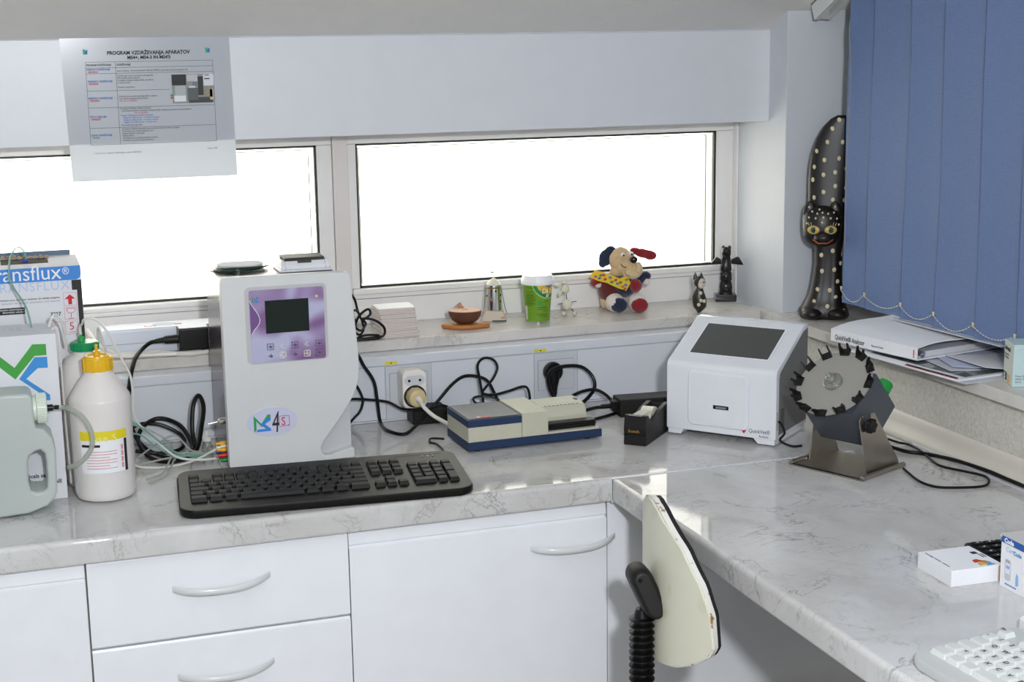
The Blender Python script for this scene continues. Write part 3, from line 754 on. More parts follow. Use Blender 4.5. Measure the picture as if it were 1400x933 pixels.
for k in range(12):
    a = 2 * PI * k / 12 + .16
    M_ = HM @ Matrix.Rotation(a, 4, 'Z') @ Matrix.Translation((.0625, 0, cz_ + .003))
    if cb is None:
        b = B().box(-.006, .007, -.0085, .0085, 0, .0026, .0003)
        for s_ in (-1, 1):
            b.prism([(-.0055, .0), (.0072, 0), (.0056, .011), (.0082, .0155), (.0060, .0190), (.0026, .0150), (-.001, .010)], (0, s_ * .0072 + .0011, 0), X_, (0, 0, 1), .0022, .0002)
        cb = b.go('tube_clip', BLACKM, t); cb.matrix_local = M_
        cbo = cb
    else:
        o = cb.copy(); COL.objects.link(o); o.matrix_local = M_

# ------------------------------------------------------------------ tall spotted cat statue
BW = mat('black_painted_wood', '#14100e', .42, var=.3, vscale=30)
CREAMS = mat('cream_paint_dots', '#cfc3a0', .5)
ca = math.radians(-30)
t = thing('cat_statue', 'tall black wooden cat statue with cream spots beside the blue blind', 'statue', (.6435, .432, S), ca)
prof = [  # z, x0, x1, depth
    (.0, -.045, .046, .034), (.006, -.049, .050, .038), (.018, -.049, .047, .038), (.030, -.041, .042, .032), (.045, -.033, .038, .026), (.075, -.026, .034, .022), (.110, -.022, .033, .021), (.140, -.022, .033, .021),
    (.165, -.028, .036, .023), (.20, -.035, .039, .022), (.235, -.037, .041, .019), (.27, -.037, .043, .017), (.300, -.036, .045, .016), (.330, -.032, .047, .015), (.360, -.022, .048, .014), (.382, -.010, .047, .013), (.397, .004, .044, .012), (.4035, .016, .034, .008)]
rings = []
for z, x0, x1, d in prof:
    cx, hw = (x0 + x1) / 2, (x1 - x0) / 2
    rings.append([(cx + hw * (abs(math.cos(a)) ** .8) * (1 if math.cos(a) > 0 else -1), -d * (abs(math.sin(a)) ** .9) * (-1 if math.sin(a) > 0 else 1) * (1 - .16 * math.exp(-((math.cos(a)) * 5) ** 2) * (1 if z < .15 else 0)), z) for a in [2*PI*i/32 for i in range(32)]])
B().loft(rings).go('body', BW, t, 60)
hc = Vector((-.008, -.024, .187))
b = B()
hr = []
for z, w_, d in ((-.040, .006, .006), (-.037, .020, .014), (-.030, .030, .022), (-.018, .036, .028), (0, .0385, .030), (.018, .0385, .028), (.030, .034, .024), (.038, .022, .016), (.041, .008, .006)):
    hr.append([(hc.x + w_ * math.cos(a), hc.y + d * math.sin(a), hc.z + z) for a in [2*PI*i/28 for i in range(28)]])
b.loft(hr)
b.ball((hc.x + .002, hc.y - .024, hc.z - .020), (.018, .014, .014))
for sx in (-1, 1):
    b.loft([[(hc.x + sx * .024 + r * math.cos(a), hc.y - .004 + r * .5 * math.sin(a), hc.z + z) for a in [2*PI*i/14 for i in range(14)]] for z, r in ((.024, .014), (.036, .0125), (.045, .008), (.051, .0015))])
hd_ = b.go('head', BW, t, 60)
for sx in (-1, 1):
    ec = (hc.x + sx * .0165, hc.y - .0268, hc.z - .004)
    e = B().ball(ec, (.0125, .0035, .0085), M=Matrix.Rotation(sx * .30, 4, 'Z')).go('eye', mat('eye_gold', '#c3a45a', .3), hd_)
    B().ball((ec[0] - sx * .001, ec[1] - .0022, ec[2]), (.0068, .0025, .0062)).go('iris', mat('eye_green', '#2f5a45', .15), hd_)
    B().ball((ec[0] - sx * .001, ec[1] - .0040, ec[2]), (.0025, .0015, .0035)).go('pupil', INKB, hd_)
    for k in range(5):
        a = (k - 2) * .28 * sx
        B().tube([(ec[0] + (k - 2) * .0042, ec[1] + .0004, ec[2] + .0085), (ec[0] + (k - 2) * .0055, ec[1] + .002, ec[2] + .0145)], .0006, 5, 1).go('lash', CREAMS, hd_)
B().tube([(hc.x - .017, hc.y - .0275, hc.z - .023), (hc.x - .006, hc.y - .037, hc.z - .029), (hc.x + .002, hc.y - .039, hc.z - .0285), (hc.x + .010, hc.y - .037, hc.z - .029), (hc.x + .021, hc.y - .0275, hc.z - .023)], .0013, 6).go('mouth', mat('mouth_ochre', '#a8552f', .4), hd_)
B().ball((hc.x + .002, hc.y - .0375, hc.z - .0135), (.004, .003, .003)).go('nose', mat('mouth_dark', '#2a1512', .4), hd_)
# dots projected on the front of body and head
b = B()
def prof_at(z):
    for p, q in zip(prof, prof[1:]):
        if p[0] <= z <= q[0]:
            f = (z - p[0]) / (q[0] - p[0]); return [p[i] + (q[i] - p[i]) * f for i in range(4)]
    return prof[-1]
spots = [(.020, .395), (.007, .378), (-.002, .352), (.028, .352), (-.022, .334), (-.007, .317), (.022, .320), (-.026, .303), (-.008, .288), (.015, .293), (-.028, .278), (.016, .266), (-.007, .254), (-.025, .243), (.012, .239), (.036, .300), (.036, .262), (.034, .238),
         (.014, .138), (-.008, .129), (.032, .130), (-.006, .097), (.018, .100), (.030, .112), (-.014, .060), (.010, .059), (.025, .076), (-.020, .036), (.006, .028), (.022, .045), (-.026, .010), (.016, .010), (.038, .018), (.036, .042), (-.040, .016)]
for x, z in spots:
    _, x0, x1, d = prof_at(z); cx, hw = (x0 + x1) / 2, (x1 - x0) / 2
    u = max(-.97, min(.97, (x - cx) / hw)); ca_ = abs(u) ** (1 / .8); sa = math.sqrt(max(0, 1 - ca_ * ca_))
    y = -d * sa ** .9
    b.ball((x, y * .985, z), (.0043, .0012, .0048), M=Matrix.Rotation(u * .9, 4, 'Z'), seg=10, rings=6)
o = b.go('cream_dots', CREAMS, t); o['kind'] = 'stuff'
b = B()
for x, z in ((-.020, .032), (-.010, .028), (0, .030), (.011, .028), (.022, .030), (-.026, .020), (-.013, .019), (.002, .021), (.016, .019), (.028, .018), (-.030, .008), (.0, .011), (.032, .006), (-.026, .040), (.024, .041), (-.006, .036)):
    yy = -.030 * math.sqrt(max(.05, 1 - (x / .040) ** 2)) * (1 - max(0, z - .02) * 16 * .6 if z > .02 else 1)
    b.ball((hc.x + x, hc.y + yy * .98, hc.z + z), (.0020, .0012, .0022), M=Matrix.Rotation(x * 18, 4, 'Z'), seg=8, rings=6)
b.go('head_dots', CREAMS, hd_)
for x in (-.024, .026): B().ball((x, -.028, .012), (.020, .022, .0118)).go('paw', BW, t)

# ------------------------------------------------------------------ blue vertical blind
BLUE = None
def blindmat():
    m, nt, N, L, P = nm('blue_blind_fabric')
    tc = N.new('ShaderNodeTexCoord')
    mp = N.new('ShaderNodeMapping'); mp.inputs['Scale'].default_value = (900, 900, 60)
    n = N.new('ShaderNodeTexNoise'); n.inputs['Scale'].default_value = 1; n.inputs['Detail'].default_value = 2
    mp2 = N.new('ShaderNodeMapping'); mp2.inputs['Scale'].default_value = (60, 60, 700); n2 = N.new('ShaderNodeTexNoise'); n2.inputs['Scale'].default_value = 1
    mx = N.new('ShaderNodeMix'); mx.data_type = 'RGBA'; mx.inputs[6].default_value = (*rgb('#4d6490'), 1); mx.inputs[7].default_value = (*rgb('#6d82aa'), 1)
    ad = N.new('ShaderNodeMath'); ad.operation = 'MULTIPLY'; ad.inputs[1].default_value = 1.
    am = N.new('ShaderNodeMix'); am.inputs[0].default_value = .5
    L.new(tc.outputs['Object'], mp.inputs[0]); L.new(tc.outputs['Object'], mp2.inputs[0]); L.new(mp.outputs[0], n.inputs['Vector']); L.new(mp2.outputs[0], n2.inputs['Vector'])
    L.new(n.outputs['Fac'], am.inputs[2]); L.new(n2.outputs['Fac'], am.inputs[3]); L.new(am.outputs[0], ad.inputs[0]); L.new(ad.outputs[0], mx.inputs[0])
    L.new(mx.outputs[2], P.inputs['Base Color']); P.inputs['Roughness'].default_value = .75; P.inputs['Sheen Weight'].default_value = .2
    return m
BLUE = blindmat()
t = thing('vertical_blind', 'blue fabric vertical blind hanging over the right window sill', 'blind', (.65, -.3, .19))
def zrail(y): return ceil_z(y) - .002
ang = math.atan(SL)
b = B()
y0, y1 = .47, -1.3
L_ = (y0 - y1) / math.cos(ang)
MR = Matrix.Translation((-.022, y0 + .3, zrail(y0) - .19 - .036)) @ Matrix.Rotation(ang, 4, 'X').inverted()
b.box(0, .004, -L_, 0, 0, .034, .0008, M=MR).box(.034, .038, -L_, 0, 0, .034, .0008, M=MR).box(0, .038, -L_, 0, .030, .034, .0008, M=MR).box(.002, .010, -L_, 0, 0, .003, M=MR).box(.028, .036, -L_, 0, 0, .003, M=MR)
b.go('head_rail', mat('rail_white', '#d8d9d8', .35), t)
B().box(.001, .037, -.004, .0005, .001, .033, .0008, M=MR).go('rail_end_cap', mat('rail_cap', '#c2c2c0', .4), t)
ys = [.365, .281, .159, .0555, -.060, -.172, -.285, -.398, -.511, -.624, -.737, -.85]
prev = None
for i, yl in enumerate(ys):
    wv = (ys[i] - ys[i+1] if i < len(ys) - 1 else .113) + .014
    yc0, yc1 = yl, yl - wv
    zb = .190
    zt0, zt1 = zrail(yc0) - .045, zrail(yc1) - .045
    tw = -.013
    b = B(); nseg = 8; nz = 14
    rings = []
    for kz in range(nz + 1):
        fz = kz / nz; ring = []
        for k in range(nseg + 1):
            f = k / nseg; y = yc0 + (yc1 - yc0) * f
            x = .65 + tw * (f - .5) * (1 + .15 * math.sin(fz * 5 + i)) * (-1) + .005 * math.sin(f * PI) + .0012 * math.sin(fz * 7 + i * 1.7)
            zt = zt0 + (zt1 - zt0) * 0 - .0 if True else 0
            zt = zt0
            z = zb + (zt - zb) * fz + (-.004 * f if kz == 0 else 0)
            ring.append((x - .65, y + .3, z - .19))
        rings.append(ring)
    back = [[(x + .0006, y, z) for x, y, z in r][::-1] for r in rings]
    b.loft([a + c for a, c in zip(rings, back)])
    sl = b.go('blind_slat', BLUE, t)
    cy_ = (yc0 + yc1) / 2
    B().box(-.004, .004, cy_ + .3 - .008, cy_ + .3 + .008, zt0 - .19 - .004, zt0 - .19 + .010, .001).cyl((0, cy_ + .3, zt0 - .19 + .008), (0, cy_ + .3, zrail(cy_) - .19 - .030), .0022, seg=8).go('carrier_clip', HANDLE, sl)
    # chain clip at the lower corner and bead chain to the next slat
    cz0 = .028
    xclip = -.5 * -tw + .65 - .65 + .003
    cxp = Vector((-.0100, yl + .3 - .002, cz0))
    B().prism([(-.003, .0045), (.0035, .0045), (.0015, -.004), (-.0005, -.004)], (-.0093, yl + .3 - .002, cz0), (0, -1, 0), (0, 0, 1), .002, .0004).go('chain_clip', CREAMS, sl)
    if prev is not None:
        a_, c_ = prev, cxp; sag = .017 + .003 * math.sin(i * 2.1); pts = []
        n = 14
        for k in range(n + 1):
            f = k / n; p = a_.lerp(c_, f); p.z -= sag * 4 * f * (1 - f); p.x -= .002; pts.append(p)
        ch = B().tube(pts, .00045, 5, 1)
        for p in pts[1:-1]: ch.ball(p, .0013, seg=8, rings=6)
        o = ch.go('bead_chain', mat('bead_chain', '#c9c5b0', .35), t); o['kind'] = 'stuff'
    prev = cxp
BEADCORD = cable('pull_cord', [(.640, .358, .730), (.6395, .357, .700), (.641, .353, .660), (.6385, .349, .60), (.637, .350, .45), (.637, .350, .30)], .0009, mat('grey_cord', '#8d8a84', .5), 'thin grey pull cord hanging at the near edge of the blind rail', 'cord')

# ------------------------------------------------------------------ papers on the right sill
ba = math.radians(11.5)
t = thing('ring_binder', 'white ring binder with printed title on its spine, lying on the right sill', 'binder', (.507, .1765, S + .0085), ba)
# local: x = away from the room (depth), y = along spine (towards viewer is -y)
BL, BD = .215, .27
B().box(.0, .0022, -BL, 0, 0, .0215, .0008).go('spine', PAPER, t)
B().box(.0, BD, -BL, 0, 0, .0022, .0008).go('bottom_cover', PAPER, t)
rings = []
for k in range(13):
    f = k / 12; x = BD * f; z = .0208 + .010 * math.sin(f * PI * .9) * .6 + .006 * (1 - f) * math.sin(f * 9) * .6
    rings.append([(x, -BL, z), (x, 0, z + .006 * math.sin(f * 2.2)), (x, 0, z + .002 + .006 * math.sin(f * 2.2)), (x, -BL, z + .002)])
B().loft(rings).go('top_cover', PAPER, t)
B().box(.014, BD - .02, -BL + .008, -.004, .0025, .0125, .001).go('paper_block', PAPERG, t)
B().cyl((.018, -BL + .004, .009), (.018, -BL + .012, .009), .006, seg=16).go('ring', CHROME, t)
text('QuickVet® Analyzer', .0125, (-.0003, -.012, .0058), LEFTF, INKGREY, t, 'title', sx=.72, bold=.0002)
text('Operator’s Guide', .0052, (-.0003, -.105, .0072), LEFTF, INKGREY, t, 'subtitle', sx=.8)
B().box(-.0005, -.0001, -.2085, -.2065, .0075, .0180).box(-.0005, -.0001, -.2092, -.2058, .0045, .0062).go('spine_mark', INKR, t)
random.seed(3)
def sheet(name, label, cx, cy, w, d, rz, z, m, curl=.0, th_=.0009, cat='paper', grp=None):
    t = thing(name, label, cat, (cx, cy, z), rz, grp); b = B(); rings = []
    for k in range(13):
        f = k / 12; x = (f - .5) * w; zz = curl * (2 * f - 1) ** 2 * (1 if f < .5 else .3)
        rings.append([(x, -d/2, zz), (x, d/2, zz * .4), (x, d/2, zz * .4 + th_), (x, -d/2, zz + th_)])
    b.loft(rings).go('sheet', m, t); return t
z = S + .0002
sheet('paper_sheet', 'lowest loose white sheet jutting over the edge of the right sill', .628, -.028, .205, .297, .10, z, PAPERG, 0, .0008)
t = sheet('comb_bound_booklet', 'comb bound booklet with red edge line under the ring binder', .628, -.012, .210, .285, .12, z + .0009, PAPER, 0, .0022, 'booklet')
B().box(-.1045, -.1030, -.135, -.01, .0023, .0027).go('red_line', INKR, t)
for k in range(22):
    B().box(-.1020, -.0985, -.135 + k * .0058, -.1320 + k * .0058, .0023, .0042, .0004).go('comb_tooth', BLACKM, t)
sheet('paper_sheet', 'white sheet with curled corner on the comb bound booklet', .690, -.045, .235, .18, -.16, z + .0033, PAPERG, .003, .0008)
sheet('paper_sheet', 'bluish white sheet fanned out beside the ring binder', .700, -.060, .215, .15, -.30, z + .0050, mat('bluish_paper', '#c9cfe4', .6), .004, .0008)
t = sheet('paper_sheet', 'topmost loose sheet sticking out next to the pale blue carton', .712, -.095, .205, .13, -.10, z + .0062, PAPER, .009, .0009)
B().box(-.05, -.02, -.03, -.022, .0012, .0016).box(.01, .04, .03, .036, .0012, .0016).go('print_mark', INKB, t)
t = sheet('cardboard_folder', 'grey white cardboard folder leaning on the binder end', .735, .02, .20, .30, .05, z + .040, mat('grey_folder', '#bfc2c8', .5), .004, .0018, 'folder')
sheet('clear_sleeve', 'transparent plastic sleeve overhanging the right sill edge', .625, -.030, .165, .235, .14, z + .0045, CLEAR, 0, .0004, 'sleeve')
# pale blue carton
t = thing('medicine_carton', 'pale blue medicine carton standing at the right edge of the sill', 'carton', (.5962, -.231, S + .0002), math.radians(-22))
PB = mat('pale_blue_card', '#bcd3d4', .45)
B().box(0, .044, 0, .0535, 0, .0690, .0008).go('carton', PB, t)
B().box(-.0002, 0, .0006, .0529, .0006, .0684).go('side_face', mat('pale_green_card', '#c9d0c6', .45), t)
text('Adrenal', .0105, (-.0003, .0505, .0535), LEFTF, INKB, t, 'title', sx=.95, bold=.0003)
text('10 ampoules\nfor injection\n\n\n\n\nsterile', .0052, (-.0003, .0500, .0455), LEFTF, INKGREY, t, 'small_print', sx=.9)
B().box(-.0006, -.0002, .034, .0505, .004, .0165).go('black_square', INKB, t)
text('S', .0135, (-.0007, .047, .0055), LEFTF, PAPER, t, 'emblem', bold=.0004)
B().box(-.0006, -.0002, .0165, .0300, .0025, .0155).go('orange_square', mat('orange_print', '#d6a56a', .5), t)
text('Rote Apotheke\nInhalt 50 ml\nSteril', .0048, (.004, -.0002, .0165), FRONT, INKGREY, t, 'address', sx=.95)
B().tube([(.004, -.0005, .060), (.03, -.0005, .065)], .0004, 4, 1).go('flap_line', PAPERG, t)

# ------------------------------------------------------------------ desk items on the right
t = thing('notepad_block', 'thick white notepad block with small coloured print', 'notepad', (.2146, -.6235, .0002), math.radians(-2))
for k, (o1, zz) in enumerate(((0, 0),)):
    B().box(0, .0785, 0, .0795, 0, .0222, .0006).go('paper_block', PAPER, t)
b = B()
for k in range(9): b.box(-.0002, .0787, -.0002, .0797, .002 + k * .0022, .00212 + k * .0022)
b.go('sheet_edges', mat('sheet_edge_grey', '#cfcfd6', .7), t)
text('hematologija • biokemija • analizatorji', .0036, (.006, .0725, .0223), ((0, -1, 0), (1, 0, 0)), INKGREY, t, 'print', sx=1.05)
B().box(.0635, .0715, .048, .056, .0222, .0226).go('black_mark', INKB, t)
text('Ljubljana\nSlovenija', .004, (.073, .046, .0223), ((0, -1, 0), (1, 0, 0)), INKGREY, t, 'address')
tri = [((.060, .016), '#c98b3a'), ((.052, .022), '#c23a2c'), ((.062, .008), '#5aa0cf'), ((.052, .010), '#d9b64a')]
for (x, y), c in tri: plate([(x - .006, y - .005), (x + .008, y - .003), (x + .003, y + .006), (x - .004, y + .004)], (0, 0, .0223 + .0002 * (x * 100 % 3)), TOPF, mat('print_' + c[1:], c, .5), t, 'colour_print')
plate(rect(.0700, .0740, .001, .0216), (0, -.0001, 0), FRONT, mat('print_orange', '#cfa88a', .6), t, 'edge_stripe')
plate(rect(.0755, .0785, .001, .0216), (0, -.0001, 0), FRONT, mat('print_blue', '#8fb2d8', .6), t, 'edge_stripe')

t = thing('desk_calculator', 'black handheld keypad lying behind the notepad block', 'calculator', (.335, -.560, .0002), math.radians(-6))
B().box(-.028, .055, -.05, .045, 0, .014, .004, 3).go('body', BLACKM, t)
kb_ = None
for i in range(4):
    for j in range(5):
        b = B().box(-.007, .007, -.0052, .0052, 0, .003, .0012)
        if kb_ is None: kb_ = b.go('button', BLACKP, t); o = kb_
        else: b.bm.free(); o = kb_.copy(); COL.objects.link(o)
        o.location = (-.014 + i * .0185, -.038 + j * .0175, .0138)
        mk = B().box(-.0014, .0014, -.0010, .0010, .0031, .0033) if True else None
        mk.go('button_mark', PAPER, o)

t = thing('white_carton', 'white carton with blue top band at the right edge of the desk', 'carton', (.2775, -.639, .0002), math.radians(-1.2))
B().box(0, .11, -.14, 0, 0, .0700, .0008).go('carton', PAPER, t)
B().prism([(0, .0), (.112, 0), (.112, .14), (0, .14)], (-.001, -.1405, .0702), (1, 0, 0), (0, 1, 0), .0008).box(-.001, .006, -.002, .0015, .0665, .0708).go('lid_flap', mat('grey_card', '#c9c7c4', .7), t)
plate([(-.0005, .060), (.14, .060), (.14, .069), (-.0005, .069)], (-.0001, -.0005, 0), LEFTF, mat('band_blue', '#1b56a6', .4), t, 'blue_band')
text('Code', .0085, (-.0006, -.0075, .0615), LEFTF, PAPER, t, 'brand', bold=.0004)
text('Care', .010, (-.0003, -.010, .0505), LEFTF, mat('light_blue_ink', '#a9c6e6', .6), t, 'print', shear=.2)
text('Code', .0075, (-.0003, -.026, .0500), LEFTF, mat('mid_blue_ink', '#6f9fd0', .6), t, 'print', bold=.0003)
m_ = plate(rrect(.010, .0225, .012, .0405, .004), (-.0001, 0, 0), LEFTF, mat('meter_grey', '#c4c4c6', .5), t, 'meter_picture')
plate(rect(.0118, .0208, .0215, .0355), (-.0005, 0, 0), LEFTF, mat('meter_screen', '#dbe3f2', .5), m_, 'screen_picture')
plate(rect(.0135, .0150, .0370, .0385), (-.0005, 0, 0), LEFTF, INKGREY, m_, 'key_picture'); plate(rect(.0175, .0190, .0370, .0385), (-.0005, 0, 0), LEFTF, INKGREY, m_, 'key_picture')
text('150', .0055, (-.0009, -.0122, .0285), LEFTF, INKBL, m_, 'digits')
plate([(.0335, .010), (.039, .012), (.038, .024), (.035, .028), (.033, .020)], (-.0001, 0, 0), LEFTF, mat('drop_blue', '#86b4e2', .5), t, 'blue_picture')
text('blood test strips', .0035, (-.0003, -.012, .006), LEFTF, INKBL, t, 'small_print')

t = thing('white_device', 'low white plastic housing behind the white keyboard', 'device', (.1955, -.7860, .0002), math.radians(-1))
B().prism([(0, 0), (.10, 0), (.10, .030), (.010, .026), (.0, .021)], (0, 0, 0), (1, 0, 0), (0, 0, 1), .30, .0015).go('housing', WHITEP, t)

WK = mat('white_keyboard_plastic', '#c0c3c2', .4); WKK = mat('white_keycap', '#d0d3d1', .4)
kw = keyboard('computer_keyboard', 'white computer keyboard at the lower right corner of the picture', (.1110, -1.0265, .0002), math.radians(-90 + 3), .44, .150, WK, WKK, None, .022)
add_keys(kw, .44, .150, .022, WKK, u=.0182, x_off=0)
for i, (cx, cy, ch) in enumerate([(0, 5.3, 'Esc'), (2.5, 5.3, 'F1'), (3.5, 5.3, 'F2'), (4.5, 5.3, 'F3')] + [(k + .5, 4, c) for k, c in enumerate('¸1234567')] + [(1.95 + k, 3, c) for k, c in enumerate('QWERTZU')] + [(2.2 + k, 2, c) for k, c in enumerate('ASDFGHJ')] + [(1.7 + k, 1, c) for k, c in enumerate('<YXCVBN')]):
    ux = .0182; X = (cx - 22.75 / 2) * ux; Y = (cy - 2.65) * ux * .96
    if i == 0: X += .004
    text(ch, .0085 if len(ch) == 1 else .0055, (X - .0035, Y - .001, topz(Y, .150, .022) + .0062), TOPF, INKGREY, kw, 'key_legend', bold=.0002)

# ------------------------------------------------------------------ cables right
cable('power_cable', [(.49, .01, .01), (.5121, -.0183, .006), (.5259, -.0508, .004), (.547, -.0771, .0041), (.5575, -.1452, .0095), (.5635, -.2216, .0115), (.5655, -.268, .0105), (.5655, -.322, .0105), (.5655, -.3739, .0105), (.56, -.45, .0045)], .0034, CABLEB, 'thick black cable running along the foot of the rough wall', 'cable')
cable('mixer_cable', [(.495, -.02, .03), (.5078, .001, .02), (.545, .010, .004), (.556, -.0085, .003), (.553, -.0478, .003), (.5405, -.094, .003), (.5288, -.1425, .003), (.5469, -.1873, .003), (.5588, -.2195, .003), (.5487, -.2467, .003), (.523, -.2669, .003), (.4823, -.2591, .003), (.453, -.243, .003), (.4458, -.2096, .003), (.4568, -.1601, .003), (.464, -.135, .003)], .0021, CABLEB, 'thin black cable looped on the desk beside the steel mixer stand', 'cable')
cable('analyser_cable', [(.33, .10, .02), (.345, .075, .045), (.352, .062, .028), (.348, .07, .012), (.362, .055, .004), (.38, .05, .004)], .002, CABLEB, 'thin black cable between the white analyser and the tube mixer', 'cable')

# ------------------------------------------------------------------ cables and plugs on the left and middle
C_LONG = [(-.3236, .505, .145), (-.3036, .5, .1368), (-.2919, .5, .1149), (-.2757, .49, .0848), (-.2725, .48, .0474), (-.2645, .4952, .005), (-.2671, .4297, .004), (-.2463, .3926, .004), (-.2195, .4141, .01), (-.1839, .46, .021), (-.1561, .47, .043), (-.1265, .48, .068), (-.1, .49, .0793), (-.0737, .49, .077), (-.0565, .48, .069), (-.047, .47, .0487), (-.0442, .44, .0265)]
cable('power_cable', C_LONG, .0032, CABLEB, 'long black cable looping down from the silver analyser and over the black mains brick', 'cable')
C_LOOP = [(-.0809, .43, .0266), (-.0755, .45, .0429), (-.0775, .46, .0764), (-.0781, .47, .1028), (-.0646, .475, .1148), (-.0456, .475, .1104), (-.0388, .47, .0952), (-.0496, .465, .0758), (-.0661, .46, .0612), (-.0738, .455, .0516), (-.0536, .45, .048), (-.0242, .45, .0524), (.0039, .45, .0585), (.0121, .44, .0542), (.009, .42, .0317), (.008, .41, .004)]
cable('power_cable', C_LOOP, .0026, CABLEB, 'black cable standing up in a tall loop behind the blue and cream device', 'cable')
cable('power_cable', [(-.0388, .43, .0283), (-.0498, .44, .0413), (-.0726, .45, .0469), (-.0929, .45, .0459), (-.0933, .44, .0382), (-.0764, .43, .0332), (-.06, .42, .004)], .0022, CABLEB, 'small flat black cable coil under the tall cable loop', 'cable')
cable('power_cable', [(-.335, .46, .06), (-.319, .47, .0595), (-.2877, .48, .053), (-.2528, .48, .0455), (-.2305, .47, .0335), (-.2121, .455, .0325), (-.1865, .445, .0325), (-.1634, .44, .040), (-.1451, .435, .034), (-.1431, .4, .0309), (-.140, .37, .02)], .0026, CABLEB, 'black cable lying across the mains brick below the white plug', 'cable')
cable('power_cable', [(-.335, .49, .09), (-.3112, .5, .0816), (-.2993, .5, .0623), (-.2957, .5, .0451), (-.302, .5, .0273), (-.3136, .5, .0157), (-.33, .49, .004)], .0026, CABLEB, 'short black cable bulging out beside the right flank of the silver analyser', 'cable')
C_TANGLE = [(-.2826, .6, .2262), (-.2764, .6, .2015), (-.273, .58, .1875), (-.2569, .58, .1963), (-.2609, .58, .2065), (-.2784, .58, .195), (-.2863, .58, .1743), (-.2752, .58, .1663), (-.2662, .58, .1784), (-.2715, .58, .1888), (-.2511, .57, .1861), (-.233, .57, .1705), (-.235, .57, .1546), (-.2581, .57, .1525), (-.2867, .57, .1525), (-.2682, .575, .1573), (-.2451, .57, .1559), (-.2468, .560, .1525), (-.2725, .557, .1525), (-.2923, .56, .1525)]
cable('cable_bundle', [(-.31, .6, .20), (-.295, .6, .235)] + C_TANGLE, .0024, CABLEB, 'tangled black cable bundle on the sill right of the silver analyser', 'cable')
cable('cable_bundle', [(-.30, .59, .19), (-.283, .585, .205), (-.270, .582, .172), (-.28, .58, .158), (-.295, .578, .175), (-.285, .575, .19)], .0022, CABLEB, 'second tight black cable knot inside the tangle on the sill', 'cable')

# multi plug in the left socket
t = thing('multi_plug', 'white multi plug adapter in the left wall socket', 'plug', (-.2030, .5080, .031))
B().prism(rrect(-.0235, .0235, .0, .073, .012, 6), (0, 0, 0), (1, 0, 0), (0, 0, 1), .040, .003, 3).go('body', mat('ivory_plastic', '#e8e4dc', .3), t)
B().prism([(-.0195, .050), (-.013, .0445), (.013, .0445), (.0195, .050), (.0195, .0585), (.013, .0635), (-.013, .0635), (-.0195, .0585)], (0, -.0398, 0), (1, 0, 0), (0, 0, 1), .0006).go('outlet_face', mat('outlet_face', '#c9ccd0', .4), t)
for x in (-.0105, .0105): B().cyl((x, -.0402, .054), (x, -.0412, .054), .0026, seg=12).go('pin_hole', BLACKM, t)
B().cyl((0, -.0395, .0235), (0, -.0410, .0235), .0215, seg=32).go('outlet_ring', BLACKM, t)
t = thing('mains_plug', 'yellowed cream mains plug stuck in the white multi plug', 'plug', (-.2030, .4672, .0545))
B().lathe([(.0185, 0), (.0185, .010), (.0165, .020), (.0125, .0225), (.0105, .0225)], M=Matrix.Rotation(PI / 2, 4, 'X'), seg=10).go('plug_body', mat('yellowed_plastic', '#cdb98a', .4), t)
B().cyl((0, -.0225, 0), (.002, -.034, -.005), .0062, .004, seg=14).go('strain_relief', CABLEW, t)
cable('power_cable', [(-.201, .433, .0485), (-.196, .425, .0405), (-.186, .415, .030), (-.1754, .405, .0225), (-.1648, .375, .0185), (-.155, .362, .012)], .0037, CABLEW, 'white cord from the cream plug down behind the blue device', 'cable')
# black mains brick
t = thing('mains_brick', 'black mains adapter brick lying below the white multi plug', 'adapter', (-.176, .492, .0002))
B().box(-.034, .034, -.034, .015, 0, .031, .004, 3).go('body', BLACKM, t)
B().cyl((.034, -.012, .015), (.046, -.016, .014), .006, .0035, seg=12).go('strain_relief', BLACKM, t)
# round plug in the right socket
t = thing('mains_plug', 'round black angled plug in the right wall socket', 'plug', (.0855, .5085, .0622))
B().cyl((0, 0, .008), (0, -.014, .008), .0195, seg=32, bev=.003).go('plug_body', BLACKP, t)
B().loft([[(.013 * math.cos(a) * w, -.012 + .008 * math.sin(a), z) for a in [2*PI*i/16 for i in range(16)]] for z, w in ((.012, 1.), (-.008, .85), (-.022, .55), (-.036, .42))]).go('grip', BLACKP, t)
cable('power_cable', [(.0855, .497, .027), (.0856, .487, .018), (.0739, .478, .0338), (.0652, .475, .0608), (.0729, .475, .0789), (.1002, .475, .0853), (.1352, .475, .0809), (.156, .47, .0611), (.1565, .46, .0413), (.1401, .45, .026), (.114, .43, .015), (.10, .40, .004)], .0036, CABLEB, 'thick black cable making a round loop in front of the right wall socket', 'cable')
cable('power_cable', [(.06, .40, .004), (.0976, .45, .024), (.1204, .45, .0365), (.1509, .45, .0395), (.1712, .44, .0297), (.182, .42, .012), (.180, .40, .004), (.1206, .3645, .004), (.0706, .3514, .004)], .0032, CABLEB, 'black cable arching behind the cream ridge towards the long adapter', 'cable')
cable('power_cable', [(.03, .475, .003), (.0653, .473, .003), (.1132, .479, .003)], .0022, CABLEB, 'thin black cable flat on the worktop at the foot of the trunking', 'cable')
t = thing('laptop_adapter', 'long black power adapter behind the tape dispenser', 'adapter', (.2350, .385, .0002), -.10)
B().box(-.062, .066, -.024, .026, 0, .0345, .003, 3).go('body', BLACKM, t)
b = B()
for k in range(5): b.cyl((-.064 - k * .0042, -.004, .020), (-.0665 - k * .0042, -.004, .020), .0062 - k * .0005, seg=14)
b.cyl((-.062, -.004, .020), (-.094, -.004, .0195), .0045, seg=14); b.box(-.074, -.060, -.014, .006, .010, .030, .002)
b.go('connector', BLACKP, t)
